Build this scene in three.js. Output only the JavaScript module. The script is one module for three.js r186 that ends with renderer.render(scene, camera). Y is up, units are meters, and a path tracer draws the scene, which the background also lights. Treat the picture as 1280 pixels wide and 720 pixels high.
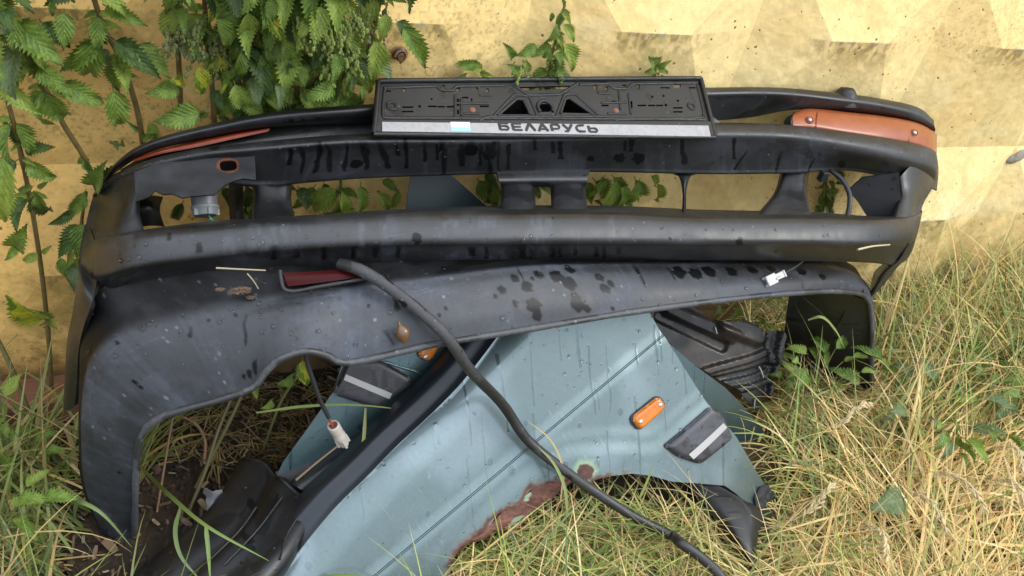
import * as THREE from 'three';
import { mergeGeometries, mergeVertices } from 'three/addons/utils/BufferGeometryUtils.js';
import { TessellateModifier } from 'three/addons/modifiers/TessellateModifier.js';
import { RoundedBoxGeometry } from 'three/addons/geometries/RoundedBoxGeometry.js';

// ---------------------------------------------------------------- camera, sky, sun, exposure
const scene = new THREE.Scene();
const V = (x, y, z) => new THREE.Vector3(x, y, z);
const FOCAL = 1130, rad = THREE.MathUtils.degToRad;
const ROLL = rad(14.6), PITCH = rad(37.4), YAW = rad(30);
const CAM = V(0, 1.35, 1.337);
const heading = V(Math.sin(YAW), 0, -Math.cos(YAW)), R0 = V(Math.cos(YAW), 0, Math.sin(YAW));
const FW = heading.clone().multiplyScalar(Math.cos(PITCH)).add(V(0, -Math.sin(PITCH), 0));
const U0 = R0.clone().cross(FW);
const CX = R0.clone().multiplyScalar(Math.cos(ROLL)).addScaledVector(U0, Math.sin(ROLL));
const CY = R0.clone().multiplyScalar(-Math.sin(ROLL)).addScaledVector(U0, Math.cos(ROLL));
const camera = new THREE.PerspectiveCamera(2 * Math.atan(360 / FOCAL) * 180 / Math.PI, 16 / 9, 0.05, 400);
camera.position.copy(CAM);
camera.quaternion.setFromRotationMatrix(new THREE.Matrix4().makeBasis(CX, CY, FW.clone().negate()));

const renderer = new THREE.WebGLRenderer({ antialias: true });
renderer.setSize(1024, 576);
renderer.toneMapping = THREE.LinearToneMapping;
renderer.toneMappingExposure = 2.15;
renderer.shadowMap.enabled = true;

{ // overcast sky: brighter overhead, dimmer towards the horizon, the sun's side a little lighter
  const W = 256, Hh = 128, d = new Float32Array(W * Hh * 4), sd = V(0.62, 0.66, 0.42).normalize();
  for (let j = 0; j < Hh; j++) for (let i = 0; i < W; i++) {
    const el = ((j + 0.5) / Hh - 0.5) * Math.PI, az = ((i + 0.5) / W - 0.5) * 2 * Math.PI;
    const s = Math.max(0, Math.sin(el)), x = Math.cos(az) * Math.cos(el), z = Math.sin(az) * Math.cos(el);
    const toward = Math.max(0, x * sd.x + s * sd.y + z * sd.z);
    const wob = 1 + 0.07 * Math.sin(az * 3 + el * 5) * Math.cos(az * 2 - el * 7 + 1);
    const L = (0.22 + 0.98 * s + 0.22 * toward ** 3) * wob, k = (j * W + i) * 4;
    d[k] = L * 0.90; d[k + 1] = L * 0.98; d[k + 2] = L * 1.12; d[k + 3] = 1;
  }
  const t = new THREE.DataTexture(d, W, Hh, THREE.RGBAFormat, THREE.FloatType);
  t.mapping = THREE.EquirectangularReflectionMapping; t.magFilter = THREE.LinearFilter; t.needsUpdate = true;
  scene.background = t; scene.environment = t;
}
const sun = new THREE.DirectionalLight(new THREE.Color(1, 0.95, 0.84), 0.7);
sun.position.set(0.6 + 6.2, 6.6, 0.2 + 4.2); sun.target.position.set(0.6, 0, 0.2);
sun.castShadow = true; sun.shadow.radius = 40; sun.shadow.mapSize.set(2048, 2048);
Object.assign(sun.shadow.camera, { left: -4, right: 4, top: 4, bottom: -4, near: 0.5, far: 30 });
scene.add(sun, sun.target);

// ---------------------------------------------------------------- helpers
function rng(seed) { let a = seed >>> 0; return () => { a = (a + 0x6D2B79F5) | 0; let t = Math.imul(a ^ (a >>> 15), 1 | a); t = (t + Math.imul(t ^ (t >>> 7), 61 | t)) ^ t; return ((t ^ (t >>> 14)) >>> 0) / 4294967296; }; }
const clamp = (x, a = 0, b = 1) => Math.min(b, Math.max(a, x)), lerp = (a, b, t) => a + (b - a) * t;
const smooth = (a, b, x) => { const t = clamp((x - a) / (b - a)); return t * t * (3 - 2 * t); };
const hash2 = (x, y, s) => { let h = Math.imul(x | 0, 374761393) + Math.imul(y | 0, 668265263) + Math.imul(s | 0, 974634777); h = Math.imul(h ^ (h >>> 13), 1274126177); return ((h ^ (h >>> 16)) >>> 0) / 4294967296; };
function vnoise(x, y, s = 0) {
  const ix = Math.floor(x), iy = Math.floor(y), fx = x - ix, fy = y - iy, u = fx * fx * (3 - 2 * fx), v = fy * fy * (3 - 2 * fy);
  return lerp(lerp(hash2(ix, iy, s), hash2(ix + 1, iy, s), u), lerp(hash2(ix, iy + 1, s), hash2(ix + 1, iy + 1, s), u), v);
}
function fbm(x, y, s = 0, o = 4) { let a = 0.5, r = 0, n = 0; for (let i = 0; i < o; i++) { r += a * vnoise(x, y, s + i * 17); n += a; a *= 0.5; x *= 2.03; y *= 2.03; } return r / n; }
const ray = (px, py) => FW.clone().addScaledVector(CX, (px - 640) / FOCAL).addScaledVector(CY, (360 - py) / FOCAL);
function plane(p, n) { // a place's plane, on which points of the photograph are laid out
  n = n.clone().normalize();
  const ex = V(1, 0, 0).addScaledVector(n, -n.x).normalize(), ey = n.clone().cross(ex);
  const P = { p, n, ex, ey };
  P.at = (px, py, off = 0) => { const d = ray(px, py), q = p.clone().addScaledVector(n, off), t = q.sub(CAM).dot(n) / d.dot(n); return CAM.clone().addScaledVector(d, t); };
  P.uv = (px, py) => { const q = P.at(px, py).sub(p); return new THREE.Vector2(q.dot(ex), q.dot(ey)); };
  P.pos = (u, v, off = 0) => p.clone().addScaledVector(ex, u).addScaledVector(ey, v).addScaledVector(n, off);
  return P;
}
const project = (p) => { const q = p.clone().sub(CAM), c = q.dot(FW); return [640 + FOCAL * q.dot(CX) / c, 360 - FOCAL * q.dot(CY) / c]; };
const atZ = (px, py, z) => { const d = ray(px, py); return CAM.clone().addScaledVector(d, (z - CAM.z) / d.z); };
const atY = (px, py, y) => { const d = ray(px, py); return CAM.clone().addScaledVector(d, (y - CAM.y) / d.y); };

const used = new Map();
function numbered(name) { const k = used.get(name) ?? 0; used.set(name, k + 1); return k ? name + '_' + String(k).padStart(3, '0') : name; }
function thing(name, label, category, base = V(0, 0, 0), group) {
  const o = new THREE.Group(); o.name = numbered(name); o.position.copy(base); scene.add(o);
  o.userData = { label, category }; if (group) o.userData.group = group;
  return o;
}
const shadowed = (m) => { m.castShadow = m.receiveShadow = true; return m; };
function worldOf(o) { const p = V(0, 0, 0); for (let q = o; q && q !== scene; q = q.parent) p.add(q.position); return p; }
function part(name, geos, mat, parent, label) { // geometry in world coordinates becomes a child of its thing
  const g = Array.isArray(geos) ? mergeGeometries(geos.map(plain)) : geos;
  const m = shadowed(new THREE.Mesh(g, mat)); m.name = name;
  if (parent) { const b = worldOf(parent); g.translate(-b.x, -b.y, -b.z); parent.add(m); } else scene.add(m);
  if (label) m.userData.label = label;
  return m;
}
function plain(g) { const o = g.index ? g.toNonIndexed() : g; for (const k of Object.keys(o.attributes)) if (!['position', 'normal', 'uv'].includes(k)) o.deleteAttribute(k); if (!o.attributes.uv) o.setAttribute('uv', new THREE.BufferAttribute(new Float32Array(o.attributes.position.count * 2), 2)); return o; }
function tube(pts, r0, r1 = r0, seg = 40, rs = 8, bump) {
  const c = new THREE.CatmullRomCurve3(pts, false, 'centripetal'), g = new THREE.TubeGeometry(c, seg, 1, rs, false), p = g.attributes.position;
  for (let i = 0; i <= seg; i++) {
    const ctr = c.getPointAt(i / seg);
    for (let j = 0; j <= rs; j++) {
      const k = i * (rs + 1) + j, r = lerp(r0, r1, i / seg) * (bump ? bump(i / seg, j / rs) : 1);
      p.setXYZ(k, ctr.x + (p.getX(k) - ctr.x) * r, ctr.y + (p.getY(k) - ctr.y) * r, ctr.z + (p.getZ(k) - ctr.z) * r);
    }
  }
  const len = c.getLength(), uv = g.attributes.uv; for (let i = 0; i < uv.count; i++) uv.setXY(i, uv.getX(i) * len, uv.getY(i) * r0 * 6.28);
  return g;
}
// loft: curves with the same number of stations; a shell with thickness behind it
function loft(curves, nu, nv, th, opt = {}) {
  const rows = curves.map((c) => new THREE.CatmullRomCurve3(c, false, 'centripetal').getPoints(nu));
  const grid = [];
  for (let i = 0; i <= nu; i++) { const c = new THREE.CatmullRomCurve3(rows.map((r) => r[i]), false, 'centripetal'); grid.push(c.getPoints(nv * (curves.length - 1))); }
  return shell(grid, th, opt);
}
function shell(grid, th, opt = {}) {
  const nu = grid.length - 1, nv = grid[0].length - 1, nrm = [], at = (i, j) => grid[clamp(i, 0, nu)][clamp(j, 0, nv)];
  let flip = 0;
  for (let i = 0; i <= nu; i++) { nrm.push([]); for (let j = 0; j <= nv; j++) {
    const n = at(i + 1, j).clone().sub(at(i - 1, j)).cross(at(i, j + 1).clone().sub(at(i, j - 1))).normalize(); nrm[i].push(n);
    flip += n.dot(CAM.clone().sub(grid[i][j]).normalize());
  } }
  const s = (flip < 0 ? -1 : 1) * (opt.flip ? -1 : 1);
  for (const r of nrm) for (const n of r) n.multiplyScalar(s);
  if (opt.shape) for (let i = 0; i <= nu; i++) for (let j = 0; j <= nv; j++) grid[i][j] = grid[i][j].clone().addScaledVector(nrm[i][j], opt.shape(i / nu, j / nv));
  const us = [0], vs = [0], mj = nv >> 1, mi = nu >> 1;
  for (let i = 1; i <= nu; i++) us.push(us[i - 1] + grid[i][mj].distanceTo(grid[i - 1][mj]));
  for (let j = 1; j <= nv; j++) vs.push(vs[j - 1] + grid[mi][j].distanceTo(grid[mi][j - 1]));
  const pos = [], nor = [], uv = [], idx = [], back = (i, j) => grid[i][j].clone().addScaledVector(nrm[i][j], -th);
  const push = (p, n, a, b) => { pos.push(p.x, p.y, p.z); nor.push(n.x, n.y, n.z); uv.push(a, b); return pos.length / 3 - 1; };
  const quad = (a, b, c, d, f) => { if (f) idx.push(a, b, c, a, c, d); else idx.push(a, c, b, a, d, c); };
  const fr = grid.map((r, i) => r.map((p, j) => push(p, nrm[i][j], us[i], vs[j])));
  const bk = grid.map((r, i) => r.map((p, j) => push(back(i, j), nrm[i][j].clone().negate(), us[i], vs[j])));
  for (let i = 0; i < nu; i++) for (let j = 0; j < nv; j++) { quad(fr[i][j], fr[i + 1][j], fr[i + 1][j + 1], fr[i][j + 1], s > 0); quad(bk[i][j], bk[i + 1][j], bk[i + 1][j + 1], bk[i][j + 1], s < 0); }
  const rim = (list) => { for (let k = 0; k + 1 < list.length; k++) {
    const [a, b] = [list[k], list[k + 1]], A = grid[a[0]][a[1]], B = grid[b[0]][b[1]], A2 = back(...a), B2 = back(...b), n = B.clone().sub(A).cross(A2.clone().sub(A)).normalize();
    const out = A.clone().sub(grid[clamp(a[0], 1, nu - 1)][clamp(a[1], 1, nv - 1)]); const sg = n.dot(out) < 0; if (sg) n.negate();
    const q = [push(A, n, us[a[0]], vs[a[1]]), push(B, n, us[b[0]], vs[b[1]]), push(B2, n, us[b[0]], vs[b[1]]), push(A2, n, us[a[0]], vs[a[1]])]; quad(...q, !sg);
  } };
  const L = (n) => [...Array(n + 1).keys()];
  rim(L(nu).map((i) => [i, 0])); rim(L(nu).map((i) => [i, nv])); rim(L(nv).map((j) => [0, j])); rim(L(nv).map((j) => [nu, j]));
  const g = new THREE.BufferGeometry();
  g.setAttribute('position', new THREE.Float32BufferAttribute(pos, 3)); g.setAttribute('normal', new THREE.Float32BufferAttribute(nor, 3)); g.setAttribute('uv', new THREE.Float32BufferAttribute(uv, 2)); g.setIndex(idx);
  return g;
}
// sheet: an outline on a plane, finely divided, raised by off(u, v), with thickness
function sheet(P, outline, edge, th, off = () => 0, holes = [], offBack) {
  const sh = new THREE.Shape(outline); for (const h of holes) sh.holes.push(new THREE.Path(h));
  let g = new THREE.ShapeGeometry(sh); g.deleteAttribute('normal'); g.deleteAttribute('uv');
  g = mergeVertices(new TessellateModifier(edge, 14).modify(g), 1e-5);
  const p = g.attributes.position, n = p.count, ix = g.index.array, pos = [], nor = [], uv = [], idx = [], e = 1e-3, front = [], backs = [];
  const push = (q, m, u, v) => { pos.push(q.x, q.y, q.z); nor.push(m.x, m.y, m.z); uv.push(u, v); return pos.length / 3 - 1; };
  for (let i = 0; i < n; i++) {
    const u = p.getX(i), v = p.getY(i), m = P.n.clone().addScaledVector(P.ex, -(off(u + e, v) - off(u - e, v)) / (2 * e)).addScaledVector(P.ey, -(off(u, v + e) - off(u, v - e)) / (2 * e)).normalize();
    front.push(push(P.pos(u, v, off(u, v)), m, u, v));
  }
  for (let i = 0; i < n; i++) { const u = p.getX(i), v = p.getY(i); backs.push(push(P.pos(u, v, off(u, v) - th), P.n.clone().negate(), u, v)); }
  const edges = new Map();
  for (let i = 0; i < ix.length; i += 3) {
    const t = [ix[i], ix[i + 1], ix[i + 2]]; idx.push(...t.map((k) => front[k]), backs[t[0]], backs[t[2]], backs[t[1]]);
    for (let k = 0; k < 3; k++) { const a = t[k], b = t[(k + 1) % 3]; if (edges.has(b + '_' + a)) edges.delete(b + '_' + a); else edges.set(a + '_' + b, [a, b]); }
  }
  for (const [a, b] of edges.values()) {
    const ua = p.getX(a), va = p.getY(a), ub = p.getX(b), vb = p.getY(b), A = P.pos(ua, va, off(ua, va)), B = P.pos(ub, vb, off(ub, vb)), m = B.clone().sub(A).cross(P.n).normalize();
    const q = [push(A, m, ua, va), push(B, m, ub, vb), push(B.clone().addScaledVector(P.n, -th), m, ub, vb), push(A.clone().addScaledVector(P.n, -th), m, ua, va)];
    idx.push(q[0], q[2], q[1], q[0], q[3], q[2]);
  }
  const o = new THREE.BufferGeometry();
  o.setAttribute('position', new THREE.Float32BufferAttribute(pos, 3)); o.setAttribute('normal', new THREE.Float32BufferAttribute(nor, 3)); o.setAttribute('uv', new THREE.Float32BufferAttribute(uv, 2)); o.setIndex(idx);
  return o;
}
const poly = (P, list) => list.map(([x, y]) => P.uv(x, y));
const polyOn = (P, list, off) => list.map(([x, y]) => { let q = P.uv(x, y); for (let i = 0; i < 6; i++) { const w = P.at(x, y, off(q.x, q.y)).sub(P.p); q = new THREE.Vector2(w.dot(P.ex), w.dot(P.ey)); } return q; }); // the same, on the pressed surface
function spline2(list, n, closed = false) { return new THREE.SplineCurve(closed ? [...list, list[0]] : list).getPoints(n); }
function segDist(u, v, a, b) { const dx = b.x - a.x, dy = b.y - a.y, t = clamp(((u - a.x) * dx + (v - a.y) * dy) / (dx * dx + dy * dy)); return Math.hypot(u - a.x - dx * t, v - a.y - dy * t); }
const sideOf = (u, v, a, b) => ((b.x - a.x) * (v - a.y) - (b.y - a.y) * (u - a.x)) / Math.hypot(b.x - a.x, b.y - a.y);
// textures: fn(u, v) in metres -> [r, g, b] (sRGB 0..1) or one grey value, written over sx by sy metres
function tex(w, h, sx, sy, fn, srgb, u0 = 0, v0 = 0, alpha = false) {
  const d = new Uint8Array(w * h * 4);
  for (let j = 0; j < h; j++) for (let i = 0; i < w; i++) {
    const c = fn(u0 + (i + 0.5) / w * sx, v0 + (j + 0.5) / h * sy), k = (j * w + i) * 4, a = Array.isArray(c);
    for (let q = 0; q < 3; q++) d[k + q] = clamp(a ? c[q] : c) * 255; d[k + 3] = alpha ? d[k] : 255;
  }
  const t = new THREE.DataTexture(d, w, h); t.magFilter = THREE.LinearFilter; t.wrapS = t.wrapT = THREE.MirroredRepeatWrapping;
  if (srgb) t.colorSpace = THREE.SRGBColorSpace;
  t.repeat.set(1 / sx, 1 / sy); t.offset.set(-u0 / sx, -v0 / sy); t.needsUpdate = true;
  return t;
}
// where a point of the photograph lies on a lofted skin, in its texture metres
function uvAt(g, px, py) { const p = g.attributes.position, n = g.attributes.normal, q = V(0, 0, 0), m = V(0, 0, 0); let best = 1e9, k = 0; for (let i = 0; i < p.count; i++) { q.fromBufferAttribute(p, i); m.fromBufferAttribute(n, i); if (m.dot(CAM.clone().sub(q)) < 0) continue; const [x, y] = project(q), d = (x - px) ** 2 + (y - py) ** 2; if (d < best) { best = d; k = i; } } return [g.attributes.uv.getX(k), g.attributes.uv.getY(k)]; }
const splatsOn = (g, l) => l.map(([x, y, r]) => [...uvAt(g, x, y), r * 0.00135]);
const runsOn = (g, l, w) => l.map(([x, y0, y1, ww = w, x1 = x]) => { const a = uvAt(g, x, y0), b = uvAt(g, x1, y1); return [a[0], a[1], Math.max(0.004, b[1] - a[1]), ww, b[0] - a[0]]; });
const std = (o) => new THREE.MeshStandardMaterial(o), phys = (o) => new THREE.MeshPhysicalMaterial(o), WET = { ior: 1.62 };
const lin = (r, g, b) => new THREE.Color().setRGB(r, g, b);

// plastic: drips run along +v; marks are places where the film of water is thick, dust where it has dried
function plasticMaps(seed, W, Hh, base, o = {}) {
  const r = rng(seed), drips = [], spots = [];
  for (let i = 0; i < (o.drips ?? 60); i++) drips.push([o.dripU ? lerp(o.dripU[0], o.dripU[1], r()) : r() * W, lerp(o.dripV?.[0] ?? 0, o.dripV?.[1] ?? 0.2, r()), 0.02 + 0.06 * r() * r(), 0.0026 + 0.0036 * r(), r() * 9]);
  for (let i = 0; i < (o.spots ?? 60); i++) spots.push([o.spotU ? lerp(o.spotU[0], o.spotU[1], r()) : r() * W, lerp(o.spotV?.[0] ?? 0, o.spotV?.[1] ?? Hh, r()), 0.0025 + 0.011 * r() ** 2.2]);
  const nx = Math.min(2048, Math.round(W * 1100)), ny = Math.round(nx * Hh / W), wet = new Float32Array(nx * ny), spk = new Float32Array(nx * ny), sc = nx / W;
  const paint = (u0, u1, v0, v1, f) => { for (let j = Math.max(0, Math.floor(v0 * sc)); j < Math.min(ny, v1 * sc); j++) for (let i = Math.max(0, Math.floor(u0 * sc)); i < Math.min(nx, u1 * sc); i++) { const k = j * nx + i; wet[k] = Math.max(wet[k], f(i / sc, j / sc)); } };
  for (const [u, v, l, w, ph] of drips) paint(u - 0.012, u + 0.012, v, v + l, (a, b) => { const c = u + 0.0012 * Math.sin(b * 70 + ph) + 0.002 * (vnoise(b * 60, ph, 4) - 0.5), ww = w * (0.7 + 0.6 * vnoise(b * 110, ph, 3)) * (1 + 0.35 * smooth(v + l - 0.006, v + l, b)); return smooth(ww, ww * 0.6, Math.abs(a - c)); });
  for (const [u, v, q] of spots) paint(u - q * 2, u + q * 2, v - q * 2, v + q * 2.4, (a, b) => { const an = Math.atan2(b - v, a - u), rr = q * (0.7 + 0.6 * vnoise(an * 2 + 9, u * 77, 5)); return smooth(rr, rr * 0.8, Math.hypot(a - u, (b - v) * 0.85)); });
  const pale = new Float32Array(o.pale ? nx * ny : 0);
  for (const [u, v, q] of o.splats ?? []) paint(u - q * 2, u + q * 2, v - q * 2, v + q * 2, (a, b) => { const an = Math.atan2(b - v, a - u), rr = q * (0.72 + 0.5 * vnoise(an * 2.4 + 9, u * 177, 5) + 0.25 * vnoise(an * 7 + 9, v * 377, 6)); return smooth(rr, rr * 0.85, Math.hypot(a - u, b - v)); });
  for (const [u, v, l, w, sk = 0] of o.runs ?? []) paint(u - 0.03, u + 0.03, v, v + l, (a, b) => { const t = (b - v) / l, c = u + sk * t + 0.0035 * (vnoise(b * 70, u * 300, 4) - 0.5), ww = w * (0.55 + 0.8 * vnoise(b * 90, u * 200, 3)) * smooth(1.02, 0.93, t) ; return smooth(ww * 1.1, ww * 0.5, Math.abs(a - c)) * (0.6 + 0.4 * smooth(0, 0.4, t)) * (0.75 + 0.25 * vnoise(b * 200, a * 200, 8)); });
  for (const [u, v, l, w] of o.pale ?? []) for (let j = Math.max(0, Math.floor(v * sc)); j < Math.min(ny, (v + l) * sc); j++) for (let i = Math.floor((u - w * 1.6) * sc); i < (u + w * 1.6) * sc; i++) if (i >= 0 && i < nx) { const a = i / sc, b = j / sc, n = fbm(a * 90, b * 45, seed + 41, 4), k = smooth(w * 1.15, w * 0.9, Math.abs(a - u) + w * 0.9 * (n - 0.5)) * (0.35 + 0.9 * smooth(0.4, 0.6, fbm(a * 160, b * 60, seed + 42, 3))) * smooth(0, 0.012, b - v) * smooth(0, 0.012, v + l - b); pale[j * nx + i] = Math.max(pale[j * nx + i], k); }
  for (let i = 0; i < (o.specks ?? 500); i++) { const x = Math.floor(r() * nx), y = Math.floor(r() * ny), q = 0.5 + 1.6 * r() ** 3, b = 0.3 + 0.7 * r(); for (let dy = -3; dy <= 3; dy++) for (let dx = -3; dx <= 3; dx++) { const k = (y + dy) * nx + x + dx; if (k >= 0 && k < spk.length && Math.hypot(dx, dy) < q) spk[k] = b; } }  // pale specks: lichen, and glints of water drops painted into the colour
  const at = (a, u, v) => a[clamp(Math.floor(v * sc), 0, ny - 1) * nx + clamp(Math.floor(u * sc), 0, nx - 1)];
  const dust = (u, v) => smooth(0.42, 0.75, fbm(u * 9, v * 16, seed, 5)) * 0.7 + 0.3 * smooth(0.5, 0.8, fbm(u * 90, v * 7, seed + 3, 3)) + (o.dusty ? o.dusty(u, v) : 0);
  const sm = (u, v) => (o.pale ? 1.1 * at(pale, u, v) : 0) + (o.smear ? 0.9 * smooth(o.smear[0], o.smear[0] + 0.1, u) * smooth(o.smear[1], o.smear[1] - 0.1, u) * smooth(0.50, 0.56, fbm(u * 26, v * 4, seed + 20, 3)) * (0.5 + 0.8 * smooth(0.4, 0.6, fbm(u * 80, v * 60, seed + 21, 3))) * (1 - at(wet, u, v)) : 0);
  const scr = (u, v) => smooth(0.86, 0.92, vnoise(u * 90 + v * 620, v * 22 - u * 16, seed + 8)) * smooth(0.42, 0.65, fbm(u * 6, v * 6, seed + 9, 2));
  const film = (u, v) => (o.film ?? 0.5) * smooth(0.52, 0.545, fbm(u * 13 + 0.6 * fbm(u * 30, v * 30, seed + 31, 2), v * 22, seed + 30, 4));
  const map = tex(nx, ny, W, Hh, (u, v) => {
    const w = Math.max(at(wet, u, v), film(u, v), o.paintedShade ? o.paintedShade(u, v) : 0), s = at(spk, u, v), d = dust(u, v) * (1 - w), f = 0.9 + 0.2 * fbm(u * 200, v * 200, seed + 1, 2), mud = o.mud ? o.mud(u, v) : 0;
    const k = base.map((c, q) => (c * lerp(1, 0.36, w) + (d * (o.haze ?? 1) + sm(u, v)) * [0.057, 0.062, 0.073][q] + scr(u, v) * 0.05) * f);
    return k.map((c, q) => lerp(lerp(c, [0.34, 0.27, 0.2][q], mud * 0.8), 0.6, s * 0.6));
  }, true);
  const rough = tex(nx >> 1, ny >> 1, W, Hh, (u, v) => { const w = Math.max(at(wet, u, v), film(u, v)); return lerp((o.rough ?? 0.36) + 0.08 + 0.16 * dust(u, v) + 0.1 * (fbm(u * 60, v * 60, seed + 5, 2) - 0.5), 0.36, w); });
  const spec = tex(nx >> 1, ny >> 1, W, Hh, (u, v) => 1 - 0.6 * Math.max(at(wet, u, v), o.paintedShade ? o.paintedShade(u, v) : 0), false, 0, 0, true);
  const bump = tex(nx >> 1, ny >> 1, W, Hh, (u, v) => clamp(0.25 + 0.5 * at(wet, u, v) + 0.12 * vnoise(u * 700, v * 700, seed)));
  return { map, roughnessMap: rough, bumpMap: bump, bumpScale: 0.0005, ...((o.splats || o.runs) ? { specularIntensityMap: spec } : {}), ...WET };
}

// ---------------------------------------------------------------- ground and wall
const groundY = (x, z) => 0.025 * (fbm(x * 2.2 + 5, z * 2.2 + 3, 2, 3) - 0.5) + 0.012 * (fbm(x * 17, z * 17, 4, 3) - 0.5) + 0.05 * smooth(1.5, 2.6, x) * smooth(0.6, 0, z);
{
  const xs = [], zs = [];
  for (const [a, b, n] of [[-60, -6, 10], [-6, -1, 12], [-1, 3.4, 150], [3.4, 8, 12], [8, 60, 10]]) for (let i = 0; i < n; i++) xs.push(lerp(a, b, i / n)); xs.push(60);
  for (const [a, b, n] of [[-0.3, 1.7, 80], [1.7, 6, 14], [6, 80, 12]]) for (let i = 0; i < n; i++) zs.push(lerp(a, b, i / n)); zs.push(80);
  const pos = [], uv = [], idx = [], nx = xs.length;
  zs.forEach((z) => xs.forEach((x) => { pos.push(x, groundY(x, z) - 0.004, z); uv.push(x, z); }));
  for (let j = 0; j + 1 < zs.length; j++) for (let i = 0; i + 1 < nx; i++) { const a = j * nx + i; idx.push(a, a + nx, a + 1, a + 1, a + nx, a + nx + 1); }
  const g = new THREE.BufferGeometry(); g.setAttribute('position', new THREE.Float32BufferAttribute(pos, 3)); g.setAttribute('uv', new THREE.Float32BufferAttribute(uv, 2)); g.setIndex(idx); g.computeVertexNormals();
  const soil = (u, v) => {
    const a = fbm(u * 14, v * 14, 31, 5), b = fbm(u * 80, v * 80, 33, 3), straw = smooth(0.62, 0.7, vnoise(u * 220 + v * 60, v * 40 - u * 20, 35)) * smooth(0.4, 0.6, fbm(u * 6, v * 6, 36, 3));
    const hay = Math.min(1, smooth(0.9, 1.4, u) * 0.8 + smooth(0.48, 0.7, v) * smooth(0.2, 0.5, u));
    const k = 0.55 + 0.9 * (a - 0.3) * (0.6 + b);
    return [lerp(0.23, 0.50, hay), lerp(0.18, 0.41, hay), lerp(0.12, 0.24, hay)].map((c, q) => lerp(c * k, [0.42, 0.33, 0.22][q], straw * 0.25));
  };
  const m = std({ map: tex(1536, 768, 3, 1.5, soil, true), bumpMap: tex(1024, 512, 3, 1.5, (u, v) => fbm(u * 50, v * 50, 38, 4)), bumpScale: 0.012, roughness: 0.95 });
  const o = part('ground', g, m, null); o.userData.kind = 'structure'; o.userData.label = 'dark soil and dry grass ground in front of the yellow wall'; 
}
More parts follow.
